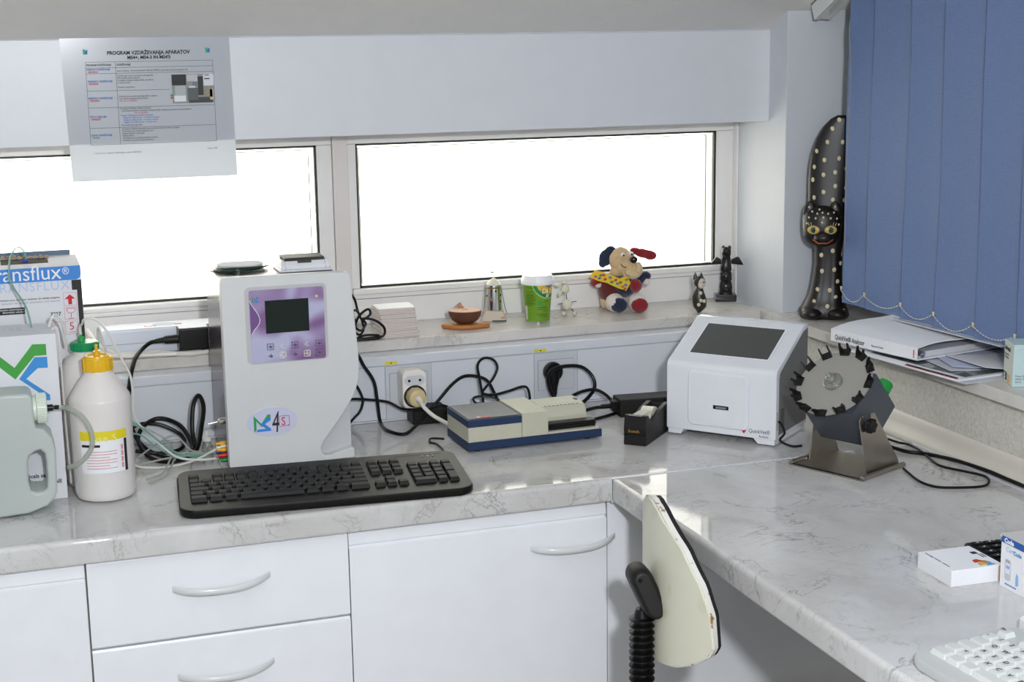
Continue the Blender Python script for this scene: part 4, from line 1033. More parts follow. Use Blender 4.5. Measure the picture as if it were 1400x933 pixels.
cable('power_cable', [(.142, .388, .0195), (.128, .386, .020), (.105, .384, .0165), (.085, .38, .006)], .0034, CABLEB, 'black lead plugged into the long adapter behind the tape dispenser', 'cable')

# power strip on the left sill
t = thing('power_strip', 'white power strip with red print lying on the left sill', 'power strip', (-.655, .632, S + .0002), .0)
B().box(-.100, .115, -.030, .034, 0, .048, .005, 3).go('body', mat('power_strip_white', '#d5dbe6', .3), t)
B().box(-.0995, .1145, -.0303, -.0300, .0205, .0211).go('seam', INKGREY, t)
text('PLUG', .012, (-.022, -.018, .0482), TOPF, INKR, t, 'red_print', sx=.8); plate(ell(.010, -.0, .022, .016, 24), (.006, 0, .0481), TOPF, mat('strip_outlet_grey', '#a7b0bc', .4), t, 'outlet')
plate(rect(.035, .048, -.012, -.004), (0, 0, .0481), TOPF, INKR, t, 'red_mark')
t = thing('mains_plug', 'square black plug with white top on the power strip, left of the silver analyser', 'plug', (-.597, .575, S + .0002))
B().box(-.0235, .030, -.020, .020, .009, .050, .003).go('plug_body', BLACKP, t); B().box(-.0225, .029, -.019, .019, .0502, .0512, .0005).go('white_top', PAPER, t)
B().box(-.012, .028, -.016, .016, 0, .0085, .002).go('lower_shell', BLACKM, t)
b = B().cyl((-.0235, 0, .029), (-.047, 0, .0285), .0085, .0075, seg=16)
for k in range(4): b.cyl((-.047 - k * .004, 0, .0285 - k * .0003), (-.0495 - k * .004, 0, .0283 - k * .0003), .0065 - k * .0006, seg=14)
b.cyl((-.047, 0, .0285), (-.064, 0, .027), .0045, seg=12); b.go('strain_relief', BLACKM, t)
C_STRIP = [(-.660, .575, .1762), (-.672, .572, .1745), (-.6883, .56, .1651), (-.7039, .53, .1531), (-.7165, .495, .1252), (-.7226, .485, .0813), (-.7191, .47, .0378), (-.7001, .45, .0085), (-.6633, .3811, .005), (-.6332, .3889, .008), (-.6238, .4192, .016), (-.6369, .470, .040), (-.6705, .490, .052), (-.7002, .480, .042), (-.7128, .45, .022), (-.6948, .3891, .005), (-.6556, .3633, .005), (-.6197, .40, .0108), (-.6035, .43, .0493), (-.5979, .44, .0798), (-.6046, .45, .0968), (-.6158, .44, .0801), (-.6207, .43, .0377), (-.618, .4074, .006)]
cable('power_cable', C_STRIP, .0039, CABLEB, 'thick black cable hanging from the power strip and coiled left of the silver analyser', 'cable')
cable('power_cable', [(-.735, .47, .03), (-.71, .485, .045), (-.67, .49, .040), (-.635, .475, .020), (-.64, .44, .006), (-.68, .42, .006), (-.72, .43, .012)], .0036, CABLEB, 'second black cable coil lying behind the yellow capped bottle', 'cable')
cable('power_cable', [(-.7768, .645, .1936), (-.762, .60, .1746), (-.7323, .595, .156), (-.6933, .588, .1535), (-.6531, .587, .1535), (-.633, .565, .1535), (-.605, .5481, .1535), (-.5691, .556, .1535)], .0042, CABLEW, 'upper white cable snaking along the front of the power strip', 'cable')
cable('power_cable', [(-.777, .60, .1873), (-.7517, .585, .1587), (-.7146, .572, .1535), (-.6712, .5644, .1535), (-.6279, .5592, .1535), (-.5816, .5605, .1535)], .0040, CABLEW, 'lower white cable lying along the edge of the left sill', 'cable')

# ------------------------------------------------------------------ tubes
GT = 'reagent tubes between the bottles and the silver analyser'
def tb_(pts, r, m, lab): return cable('reagent_tube', pts, r, m, lab, 'tube', None, 7)
tb_([(-.8045, .30, .249), (-.8040, .30, .262), (-.8009, .29, .2686), (-.7993, .28, .2756), (-.7935, .275, .2787), (-.7834, .27, .278), (-.7705, .265, .2675), (-.7568, .27, .2384), (-.7431, .28, .2063), (-.7313, .29, .1765), (-.7279, .3, .142), (-.7279, .31, .1087), (-.7179, .32, .0828), (-.6969, .33, .0567), (-.6607, .335, .020), (-.6234, .33, .012), (-.5935, .3265, .012)], .0021, TUBEW, 'white tube arching from the green cap down towards the silver analyser')
tb_([(-.7858, .211, .258), (-.7857, .212, .268), (-.7825, .22, .2730), (-.778, .235, .262), (-.7715, .25, .2389), (-.7671, .27, .203), (-.762, .29, .12), (-.74, .31, .03), (-.70, .33, .006), (-.64, .335, .008), (-.5935, .334, .0265)], .0019, TUBEW, 'white tube rising from the yellow cap and dropping behind its bottle')
tb_([(-.8537, .26, .2725), (-.8452, .262, .290), (-.8369, .27, .284), (-.831, .278, .268), (-.8288, .285, .249), (-.8275, .29, .235)], .0021, TUBEW, 'short white tube bent over the top corner of the logo box')
tb_([(-.8500, .24, .2712), (-.8430, .236, .2746), (-.8405, .235, .26), (-.8400, .235, .20), (-.8395, .235, .12), (-.8380, .236, .02)], .0016, TUBEW, 'thin white tube running down the right edge of the logo box')
tb_([(-.8797, .27, .2725), (-.8837, .29, .2964), (-.8908, .31, .3112), (-.9024, .33, .3303), (-.9065, .335, .3467), (-.9035, .345, .3696), (-.8951, .38, .3828), (-.8866, .41, .3827), (-.8797, .425, .3738), (-.8765, .432, .3600)], .0017, TUBET, 'pale teal tube looping out of the opening of the blue printed box')
tb_([(-.8420, .186, .157), (-.8355, .176, .156), (-.8206, .160, .1499), (-.8099, .152, .1352), (-.8046, .150, .1162), (-.8070, .150, .0969), (-.8177, .155, .0808), (-.8297, .165, .0691), (-.842, .178, .0627)], .0040, TUBE, 'thick yellowish clear hose curving out of the jug cap')
tb_([(-.7363, .28, .1031), (-.705, .31, .0713), (-.668, .3435, .03), (-.6318, .3422, .015), (-.5943, .3265, .0110)], .0017, TUBET, 'teal reagent tube sloping down to the coloured connectors')
tb_([(-.7181, .4017, .008), (-.6836, .40, .03), (-.6565, .3671, .048), (-.6284, .357, .02), (-.5945, .3425, .0335)], .0017, TUBE, 'clear reagent tube humped over the black cable coil')
tb_([(-.7223, .358, .006), (-.6781, .3649, .01), (-.636, .3585, .015), (-.5945, .3350, .0285)], .0017, TUBE, 'clear reagent tube running straight to the white connector')
tb_([(-.7177, .2739, .003), (-.6881, .3049, .003), (-.6652, .3609, .02), (-.666, .4057, .03), (-.6987, .4286, .05), (-.724, .4317, .06)], .0018, TUBE, 'clear reagent tube crossing in front of the black cable coil')
tb_([(-.632, .3651, .003), (-.6399, .3034, .003), (-.6157, .2746, .003), (-.590, .300, .003), (-.5945, .326, .0165)], .0018, TUBE, 'clear reagent tube lying in a wide curve on the worktop by the analyser')
tb_([(-.7142, .2498, .003), (-.6827, .2886, .003), (-.6635, .3487, .01), (-.6475, .3537, .02), (-.6193, .3421, .02), (-.5945, .333, .0215)], .0018, TUBE, 'clear reagent tube nearest to the foot of the yellow capped bottle')
tb_([(-.7363, .33, .07), (-.715, .345, .06), (-.690, .35, .035), (-.66, .345, .018), (-.63, .335, .02), (-.5945, .3405, .0180)], .0016, TUBET, 'thin green tinted tube among the clear reagent tubes')

# ------------------------------------------------------------------ left containers
t = thing('reagent_carton', 'large white carton with bright blue title band behind the bottles', 'carton', (-.975, .36, .0002))
CARD = mat('white_cardboard', '#d9dadf', .6)
b = B().box(-.20, .1810, 0, .145, 0, .3540, .0015); b.go('carton', CARD, t)
bx = lambda x: x + .975
plate([(-.20, .3305), (bx(-.802), .3305), (bx(-.796), .334), (bx(-.7945), .340), (bx(-.7945), .3535), (-.20, .3535)], (0, 0, 0), FRONT, mat('band_bright_blue', '#2b7fd0', .45), t, 'blue_band')
plate([(bx(-.8100), .02), (bx(-.7945), .02), (bx(-.7945), .3300), (bx(-.8100), .3300)], (0, 0, 0), FRONT, INKB, t, 'black_band')
plate([(bx(-.8300), .16), (bx(-.8022), .16), (bx(-.8022), .3135), (bx(-.8100), .3135), (bx(-.8300), .3135)], (0, -.0003, 0), FRONT, CARD, t, 'white_panel')
text('Transflux', .0345, (bx(-.8250), -.0004, .3335), FRONT, PAPER, t, 'title', 'RIGHT', sx=.96)
text('®', .0165, (bx(-.8235), -.0004, .3400), FRONT, PAPER, t, 'registered_mark', sx=.9)
text('TRANSFLUX', .0215, (bx(-.8130), -.0002, .3155), FRONT, mat('ghost_blue_ink', '#b3c5e3', .6), t, 'ghost_title', 'RIGHT', sx=.98, space=1.1)
text('Solution pour compteur analyseur de cellules sanguines', .0042, (bx(-.8290), -.0002, .3015), FRONT, INKGREY, t, 'small_print', 'RIGHT', bold=.0001)
text('Solution for digital automatic cell counter', .0042, (bx(-.8290), -.0002, .2960), FRONT, INKGREY, t, 'small_print', 'RIGHT', space=1.25)
plate(rect(bx(-.95), bx(-.886), .2790, .2900), (0, 0, 0), FRONT, INKB, t, 'black_label')
text('Solution electrolytique\nElectrolytic solution', .0042, (bx(-.8870), -.0004, .2858), FRONT, PAPER, t, 'label_print', 'RIGHT')
text('3227', .0085, (bx(-.8300), -.0002, .2725), FRONT, INKB, t, 'number', 'RIGHT', bold=.0002)
def frame_(x0, x1, z0, z1, m, par, y=-.0006, w=.0004):
    b = B(); b.box(x0, x1, y - .0002, y, z0, z0 + w).box(x0, x1, y - .0002, y, z1 - w, z1).box(x0, x0 + w, y - .0002, y, z0, z1).box(x1 - w, x1, y - .0002, y, z0, z1); return b.go('red_frame', m, par)
for z0 in (.2880, .2640, .2400):
    f = frame_(bx(-.8245), bx(-.8040), z0, z0 + .0215, INKR, t)
fx = bx(-.8143)
plate([(fx - .003, .290), (fx + .003, .290), (fx + .003, .299), (fx + .0085, .299), (fx, .3065), (fx - .0085, .299), (fx - .003, .299)], (0, -.0006, 0), FRONT, INKR, t, 'red_arrow')
b = B().tube([(fx - .007, -.0007, .283), (fx - .005, -.0007, .277), (fx, -.0007, .2755), (fx + .005, -.0007, .277), (fx + .007, -.0007, .283), (fx - .007, -.0007, .283)], .0004, 4, 3).tube([(fx, -.0007, .2755), (fx, -.0007, .268)], .0005, 4, 1).tube([(fx - .005, -.0007, .2665), (fx + .005, -.0007, .2665)], .0005, 4, 1)
b.go('fragile_glass_symbol', INKR, t)
text('5', .0175, (fx, -.0006, .2475), FRONT, INKR, t, 'digit', 'CENTER'); text('LITRES', .0035, (fx, -.0006, .2425), FRONT, INKR, t, 'unit', 'CENTER')
frame_(bx(-.842), bx(-.8265), .10, .262, INKR, t)
# torn opening and strip along the rear of the top
B().box(bx(-.9180), bx(-.8425), .052, .118, .3541, .3546).go('torn_opening', mat('dark_box_inside', '#3a322a', .9), t)
b = B()
random.seed(5)
for k in range(9): 
    x = bx(-.917) + k * .0088; b.box(x, x + .0065, .108 + .004 * random.random(), .122, .3546, .3575 + .003 * random.random(), M=None)
b.go('torn_edge', mat('torn_card', '#a9927a', .9), t)
B().box(-.20, bx(-.803), .1445, .1458, .340, .3625).go('rear_flap', mat('flap_grey_blue', '#5b7184', .6), t)
B().ball((bx(-.8785), .072, .3560), (.006, .004, .003)).go('blue_clip', mat('blue_clip', '#2a3fb0', .4), t)

t = thing('logo_carton', 'white carton with green and blue zigzag logo at the left edge', 'carton', (-.985, .2225, .0002))
bx = lambda x: x + .985
B().box(-.16, bx(-.8447), 0, .105, 0, .2680, .0015).go('carton', CARD, t)
GRN = mat('carton_green', '#3a9a35', .5); BLU = mat('carton_blue', '#2f8ad0', .5)
plate([(bx(x), z) for x, z in [(-.9750, .262), (-.9100, .1995), (-.8790, .2345), (-.8610, .2345), (-.8610, .2522), (-.8812, .2530), (-.9100, .2180), (-.9560, .2620)]], (0, 0, 0), FRONT, GRN, t, 'green_zigzag')
plate([(bx(x), z) for x, z in [(-.8605, .2318), (-.8790, .2325), (-.9045, .1995), (-.8700, .1700), (-.8895, .1690), (-.8900, .1640), (-.8605, .1620), (-.8605, .1710), (-.8940, .1990), (-.8755, .2148), (-.8605, .2143)]], (0, 0, 0), FRONT, BLU, t, 'blue_arrow')
for s1, s2, zz, sz in (('Pharmaceu', 'ticals sa', .0385, .0090), ('FRANC', 'E  FONTAINE', .0268, .0088), ('01', '69 10 10', .0100, .0095)):
    x0 = bx(-.9055) if s1 != '01' else bx(-.9030)
    text(s1, sz, (x0, -.0002, zz), FRONT, INKB, t, 'print', 'RIGHT', bold=.0002); text(s2, sz, (x0 + .0012, -.0002, zz), FRONT, INKB, t, 'print', bold=.0002)
text('2 x 3\n   L12', .014, (bx(-.925), .06, .2683), TOPF, PAPERG, t, 'faint_print')

# green capped canister (behind)
t = thing('reagent_bottle', 'milky plastic bottle with green cap standing behind the yellow capped one', 'bottle', (-.7990, .305, .0002))
pf = [(.030, 0), (.041, .003), (.0435, .010), (.0435, .150), (.0425, .175), (.0395, .195), (.032, .210), (.020, .2175), (.0185, .224)]
B().lathe(pf, seg=40, sx=1., sy=1.0, power=2.6).go('bottle_body', HDPE, t, 50)
b = B().lathe([(.0215, .2225), (.0222, .224), (.0222, .2350), (.0205, .2365), (.0, .2365)], seg=32)
for k in range(24): a = k * PI / 12; b.cyl((.0220 * math.cos(a), .0220 * math.sin(a), .2240), (.0220 * math.cos(a), .0220 * math.sin(a), .2345), .0011, seg=6)
b.go('green_cap', mat('green_cap', '#0f8f58', .3), t); B().cyl((-.0045, 0, .2366), (-.0045, 0, .2440), .0056, seg=14).cyl((-.0045, 0, .244), (-.0045, 0, .2520), .0024, seg=10).go('cap_nozzle', mat('green_nozzle', '#2aa052', .3), t)

t = thing('reagent_bottle', 'milky plastic bottle with yellow cap and yellow striped label', 'bottle', (-.7862, .212, .0002))
pf = [(.034, 0), (.044, .004), (.0475, .014), (.0478, .160), (.0465, .166), (.0300, .1925), (.0225, .2015), (.0215, .2075)]
B().lathe(pf, seg=48).go('bottle_body', HDPE, t, 40)
B().lathe([(.0, .004), (.0405, .005), (.0450, .015), (.0452, .060), (0, .060)], seg=40).go('liquid', translucent('clear_liquid', '#cfd3cf', .55, .1, .4), t)
b = B().lathe([(.0215, .2060), (.0225, .2075), (.0225, .2245), (.0205, .2280), (.0, .2285)], seg=32)
for k in range(8):
    a = k * PI / 4 + .2; b.box(-.006, .006, -.0008, .0012, .2068, .2262, .0006, M=rotz(a) @ Matrix.Translation((0, .0222, 0)))
b.lathe([(.014, .228), (.017, .2305), (.0185, .2305), (.0190, .228)], seg=28)
b.go('yellow_cap', mat('yellow_cap', '#e3b31c', .3), t)
B().cyl((0, 0, .2286), (0, 0, .2370), .0056, seg=14).cyl((0, 0, .237), (0, 0, .244), .0026, seg=10).ball((0, 0, .245), .003, seg=12).go('cap_nozzle', mat('yellow_nozzle', '#e0ac20', .3), t)
def curved(a0, a1, z0, z1, r, name, m, par, n=14, slope=0.):
    b = B(); r1 = r + .0003
    rings = []
    for k in range(n + 1):
        a = a0 + (a1 - a0) * k / n; rings.append([(r * math.sin(a), -r * math.cos(a), z0), (r1 * math.sin(a), -r1 * math.cos(a), z0), (r1 * math.sin(a), -r1 * math.cos(a), z1), (r * math.sin(a), -r * math.cos(a), z1)])
    return b.loft(rings).go(name, m, par)
hdg = .245  # rotation so the label faces the viewer
la0, la1 = -.80 - .02, 1.02
RB = .0479
curved(la0, .78, .050, .1170, RB, 'label', PAPER, t)
curved(la0, .78, .1030, .1175, RB + .0004, 'yellow_stripe', mat('label_yellow', '#e0cf1f', .5), t)
curved(.66, .77, .050, .1020, RB + .0004, 'black_stripe', INKB, t, 4)
curved(la0 + .05, -.15, .0925, .0965, RB + .0004, 'black_bar', INKB, t, 8)
LG = mat('label_red_lines', '#d59a98', .6)
for k in range(7): curved(la0 + .20, .38 - .25 * (k % 3 == 2), .0845 - k * .0045, .0857 - k * .0045, RB + .0004, 'label_line', LG, t, 8)
for k in range(4): curved(.53, .61, .056 + k * .0098, .064 + k * .0098, RB + .0004, 'label_pictogram', LG, t, 2)
for i, ch in enumerate('lyse 5'):
    a = -.48 + i * .145
    text(ch, .0155, ((RB + .0006) * math.sin(a), -(RB + .0006) * math.cos(a), .1010), ((math.cos(a), math.sin(a), 0), (0, 0, 1)), mat('label_pale_yellow', '#e9e59a', .5), t, 'letter')

# greenish jug with side handle
t = thing('waste_jug', 'greenish translucent plastic jug with side cap and handle at the left edge', 'jug', (-.955, .178, .0002))
bx = lambda x: x + .955
# front outline with handle hole built as a ring of quads: outer outline and hole bridged
outer = [(-.085, .0), (-.03, .0), (bx(-.905), .004), (bx(-.878), .013), (bx(-.8665), .024), (bx(-.8625), .034), (bx(-.8610), .07), (bx(-.8600), .100), (bx(-.8640), .120), (bx(-.8750), .134), (bx(-.8865), .138), (bx(-.8880), .150), (bx(-.8880), .180), (bx(-.8900), .187), (bx(-.8960), .1915), (bx(-.9200), .1925), (-.085, .191)]
hole = [(bx(-.900), .040), (bx(-.892), .036), (bx(-.882), .037), (bx(-.8765), .042), (bx(-.8750), .055), (bx(-.8750), .085), (bx(-.8765), .097), (bx(-.882), .103), (bx(-.890), .101), (bx(-.899), .095), (bx(-.902), .085), (bx(-.903), .055)]
def with_hole(outer, hole, y0, y1, name, m, par, bev=.004):
    bm = bmesh.new()
    def loop(pts, y): vs = [bm.verts.new((x, y, z)) for x, z in pts]; return vs, [bm.edges.new((vs[i], vs[(i+1) % len(vs)])) for i in range(len(vs))]
    o0, e0 = loop(outer, y0); h0, f0 = loop(hole, y0)
    bmesh.ops.triangle_fill(bm, use_beauty=True, use_dissolve=False, edges=e0 + f0)
    r = bmesh.ops.extrude_face_region(bm, geom=bm.faces[:])
    bmesh.ops.translate(bm, vec=(0, y1 - y0, 0), verts=[g for g in r['geom'] if isinstance(g, bmesh.types.BMVert)])
    bmesh.ops.recalc_face_normals(bm, faces=bm.faces)
    es = [e for e in bm.edges if len(e.link_faces) == 2 and e.calc_face_angle(0) > 1.2 and abs(e.verts[0].co.y - e.verts[1].co.y) < 1e-5]
    bmesh.ops.bevel(bm, geom=es, offset=bev, segments=4, profile=.5, affect='EDGES')
    return link(name, bm, m, par, 50)
with_hole(outer, hole, -.034, .034, 'jug_body', HDPEG, t, .005)
B().box(-.082, bx(-.9080), -.028, .028, .0025, .150, .003).go('liquid', translucent('green_liquid', '#b7cbc6', .3, .15, .35), t)
b = B().cyl((bx(-.888), 0, .161), (bx(-.8835), 0, .161), .0200, seg=32).cyl((bx(-.8835), 0, .161), (bx(-.8675), 0, .161), .0225, seg=32, bev=.002)
for k in range(36): a = k * PI / 18; b.cyl((bx(-.8825), .0225 * math.cos(a), .161 + .0225 * math.sin(a)), (bx(-.8690), .0225 * math.cos(a), .161 + .0225 * math.sin(a)), .0010, seg=6)
b.go('cap', mat('pale_green_cap', '#d3ddd0', .35), t)
b = B().cyl((bx(-.8675), 0, .160), (bx(-.8585), 0, .160), .0052, seg=16).cyl((bx(-.8585), 0, .160), (bx(-.8560), 0, .160), .0028, seg=12).cyl((bx(-.8560), 0, .160), (bx(-.8500), .001, .1595), .0036, seg=12)
b.go('hose_fitting', BLACKP, t)
cable('reagent_tube', [(-.850, .179, .1597), (-.846, .1785, .159), (-.842, .186, .157)], .0036, TUBE, 'short hose stub pushed on the black jug fitting', 'tube')
# ------------------------------------------------------------------ laminated notice
t = thing('laminated_notice', 'laminated maintenance notice taped to the header panel above the left window', 'notice', (-.6455, .5812, .472), 0)
pxs = .2923 / 232.
def NX(cx): return (cx / 4 - 196) * pxs            # from the photo crop to local metres
def NZ(cy): return (240 - 48) * .00133 - (cy / 4 - 48) * .00133
B().prism([(-.1465, .2555), (-.1405, .0), (.1500, .0), (.1465, .2525)][::-1], (0, 0, 0), (1, 0, 0), (0, 0, 1), .0005).go('laminated_sheet', LAMIN, t)
def ln(x0, y0, x1, y1, w=.0007):
    return (NX(x0), NX(x1), NZ(y0), NZ(y1), w)
b = B()
def hl(x0, x1, y): b.box(NX(x0), NX(x1), -.0008, -.0006, NZ(y) - .0003, NZ(y) + .0003)
def vl(x, y0, y1): b.box(NX(x) - .0003, NX(x) + .0003, -.0008, -.0006, NZ(y1), NZ(y0))
for y in (335, 365, 395, 573, 680, 768): hl(450, 1150, y)
hl(450, 900, 485)
for x in (450, 612, 1150): vl(x, 335, 768)
b.go('table_lines', INKGREY, t)
NB = mat('notice_black_ink', '#1b1c1f', .6)
def nt_(s, size, x, y, m=NB, al='LEFT', sx=1., bold=.0): return text(s, size, (NX(x), -.0007, NZ(y)), FRONT, m, t, 'print', al, sx=sx, bold=bold, line=1.0)
nt_('PROGRAM VZDRŽEVANJA APARATOV', .0088, 797, 298, al='CENTER', bold=.0003, sx=.95)
nt_('MS4+, MS4-3 IN MS4\'5', .0080, 797, 322, al='CENTER', bold=.0003)
nt_('PROGRAM VZDRŽEVANJA', .0046, 455, 355, bold=.0001, sx=.78); nt_('VZDRŽEVANJE', .0046, 617, 355, bold=.0001, sx=.8)
for y, a, c, mc in ((378, 'DNEVNO VZDRŽEVANJE', 'OBVEZNO', INKR), (440, 'TEDENSKO VZDRŽEVANJE', 'OBVEZNO', INKR), (528, 'MESEČNO VZDRŽEVANJE', 'OBVEZNO', INKR), (625, 'ČISTO S BELILOM', 'OBVEZNO', INKR), (722, 'LETNO VZDRŽEVANJE', 'TEHNIK', INKG)):
    nt_(a, .0042, 455, y, INKBL, sx=.85, bold=.0001); nt_(c, .0042, 460, y + 13, mc, sx=.85, bold=.0001)
nt_('Aparat zaženite v dnevnem programu čiščenja (MEMO) in ga redno čistite ob zaključku dela', .0040, 617, 386, sx=.82)
nt_('Čiščenje igle zunaj in notranje in vrtenega dela\nMS4 izvedite enkrat tedensko.\nV posebne raztopine dodajte belilo razredčeno\nin sperite sistem.\n\nPreverite stanje filtrov.', .0040, 617, 412, sx=.82)
nt_('Preverite in po potrebi zamenjajte filtre v aparatu\nin po njihovi zamenjavi sperite sistem.', .0040, 620, 520, sx=.82); nt_('Filtri: kat. št. MS00326', .0040, 622, 544, INKR, sx=.82)
nt_('Kompletno čiščenje s čistilno raztopino\n– za čiščenje uporabite razredčeno raztopino belila v razmerju in sperite vodo pod pritiskom', .0040, 622, 584, sx=.82)
nt_('Kat. št. MS00032', .0040, 700, 608, INKR, sx=.82)
nt_('Program čiščenja po navodilu proizvajalca:\n     Reagent za 100 vzorcev – na vsakih 6 mesecev\n     Reagent za 300 vzorcev – na vsake 3 mesece\n     Reagent nad 1000 vzorcev – na vsak mesec', .0040, 624, 621, INKBL, sx=.82)
nt_('Po potrebi zamenjajte filtre.', .0040, 624, 672, sx=.82)
nt_('Kompletno čiščenje notranjosti aparata izvede serviser ob letnem pregledu\nPreverjanje in po potrebi zamenjava cevi\nMenjava črpalk in vseh tesnil\nMenjava filtrov\nPreverjanje in po potrebi umerjanje vrednosti\nUmeritev in po potrebi zamenjava delov', .0040, 626, 692, sx=.82)
nt_('K. Serviser d.o.o. Ljubljana SI-1000 Ljubljana, telefon 01/000 00 00', .0038, 465, 816, INKGREY, sx=.8); nt_('Oktober 2008', .0038, 1095, 810, INKGREY, sx=.8)
for x in (440, 1112):
    B().prism([(NX(x), NZ(295)), (NX(x + 25), NZ(295)), (NX(x + 25), NZ(285)), (NX(x + 10), NZ(285)), (NX(x + 14), NZ(268)), (NX(x), NZ(268))], (0, -.0006, 0), (1, 0, 0), (0, 0, 1), .0002).go('green_mark', mat('teal_print', '#3fae9c', .6), t)
    B().prism([(NX(x + 8), NZ(292)), (NX(x + 24), NZ(292)), (NX(x + 26), NZ(270)), (NX(x + 12), NZ(276))], (0, -.0009, 0), (1, 0, 0), (0, 0, 1), .0002).go('blue_mark', mat('print_dark_blue', '#3b6fb0', .6), t)
# small photograph of opened machine
ph = B().prism(rect(NX(915), NX(1150), NZ(560), NZ(408)), (0, -.0006, 0), (1, 0, 0), (0, 0, 1), .0002).go('photograph', mat('photo_grey', '#8b8d8b', .6), t)
for (x0, x1, y0, y1, c) in ((915, 995, 408, 465, '#1c1d20'), (1000, 1060, 410, 445, '#b9bcbf'), (930, 990, 468, 520, '#a9aeb0'), (1060, 1090, 420, 520, '#2a2a2d'), (1000, 1060, 480, 545, '#555a5c'), (1010, 1045, 470, 500, '#c9ccd0'), (1090, 1140, 475, 530, '#8b8676'), (1005, 1140, 530, 560, '#3a3c3a'), (1125, 1146, 490, 545, '#c3ab92'), (925, 990, 520, 552, '#d9dbe0'), (1092, 1150, 408, 470, '#d0d3da'), (905, 918, 525, 535, '#c23a2c'), (905, 918, 512, 522, '#2f8f5a'), (1100, 1125, 412, 416, '#333333'), (1098, 1128, 430, 436, '#333333'), (940, 960, 480, 500, '#4a4c4e'), (1030, 1056, 450, 472, '#6f7476')):
    B().prism(rect(NX(x0), NX(x1), NZ(y1), NZ(y0)), (0, -.0008 - .00003 * (x0 % 7), 0), (1, 0, 0), (0, 0, 1), .0002).go('picture_patch', mat('photo_' + c[1:], c, .6), ph)
for x, y, l in ((320, 196, 90), (1180, 196, 60)):
    B().box(NX(x), NX(x + l), -.0010, -.0004, NZ(y + 8), NZ(y - 14)).go('clear_tape', CLEAR, t)

# ------------------------------------------------------------------ small things on the back sill
# stack of white packets
random.seed(11)
PK = mat('packet_paper', '#e4dcd6', .6); PKE = mat('packet_pinkish', '#b79f96', .6)
proto = None
z = S + .0002
for k in range(19):
    hh = .0030
    jx, jy, jr = random.uniform(-.0016, .0016), random.uniform(-.002, .002), random.uniform(-.05, .05)
    top = k == 18
    lab = 'topmost white packet of the stack on the sill' if top else 'flat white packet in the small stack on the sill'
    if proto is None or top:
        p = thing('paper_packet', lab, 'packet', (-.1985 + jx - k * .0004, .603 + jy, z), jr, None if top else 'white packets stacked on the sill')
        B().prism(rrect(-.037, .037, -.031, .031, .006, 3), (0, 0, 0), (1, 0, 0), (0, 1, 0), hh - .0009, .0003).go('packet', PK, p)
        B().prism(rrect(-.0355, .0355, -.0300, .0295, .006, 3), (0, 0, hh - .0008), (1, 0, 0), (0, 1, 0), .0006).go('sealed_rim', PKE if not top else PAPER, p)
        if proto is None: proto = p
    else:
        p = dup(proto, (-.1985 + jx - k * .0004, .603 + jy, z), jr)
    z += hh

# wooden apple on a leaf
s = .000154
t = thing('wooden_apple', 'half wooden apple ornament resting on a carved wooden leaf', 'ornament', (-.0575, .612, S + .0002), math.radians(-17))
WD1 = mat('dark_stained_wood', '#5a3422', .4, var=.25, vscale=40); WD2 = mat('light_cut_wood', '#b98562', .5, var=.12, vscale=60); WD3 = mat('orange_leaf_wood', '#b3743c', .5, var=.2, vscale=50)
def X_(cx): return (cx - 320) * s
lf = [(15, -3), (80, -10), (150, -19), (260, -24), (380, -22), (500, -14), (600, -8), (645, 0), (600, 10), (500, 17), (380, 26), (260, 28), (150, 22), (80, 12), (15, 5)]
B().prism([(X_(a), c * .001) for a, c in lf], (0, 0, 0), (1, 0, 0), (0, 1, 0), .009, .003, 3).go('leaf', WD3, t)
def hr_(a): # heart shaped apple section
    return 1 + .06 * math.cos(2 * a) - .16 * math.exp(-((a - PI / 2) / .35) ** 2)
rings = []
for k in range(11):
    f = k / 10; rr = math.sin(f * PI / 2) ** .75 * .0305; zz = .0085 + .0265 * (1 - math.cos(f * PI / 2) ** 1.0)
    rings.append([(rr * hr_(a) * math.cos(a) * 1.02, rr * hr_(a) * math.sin(a) * .92, zz) for a in [2*PI*i/36 for i in range(36)]] if rr > 1e-4 else [(.0002 * math.cos(a), .0002 * math.sin(a), zz) for a in [2*PI*i/36 for i in range(36)]])
B().loft(rings).go('apple_half', WD1, t, 60)
tp = rings[-1]
B().loft([[(x * 1.0, y * 1.0, .0348) for x, y, z_ in tp], [(x * .985, y * .985, .0362) for x, y, z_ in tp]]).go('cut_face', WD2, t)
B().tube([(-.004, .022, .035), (-.009, .028, .039), (-.012, .031, .0435)], .0036, 8, 4, taper=lambda f: 1 + .3 * f).go('stem', WD2, t)
for x, y, a in ((-.004, -.001, .5), (.0035, .0, -.5), (.000, .004, 0)): B().ball((x, y, .0364), (.0022, .0012, .0006), M=rotz(a), seg=10, rings=6).go('seed', WD1, t)

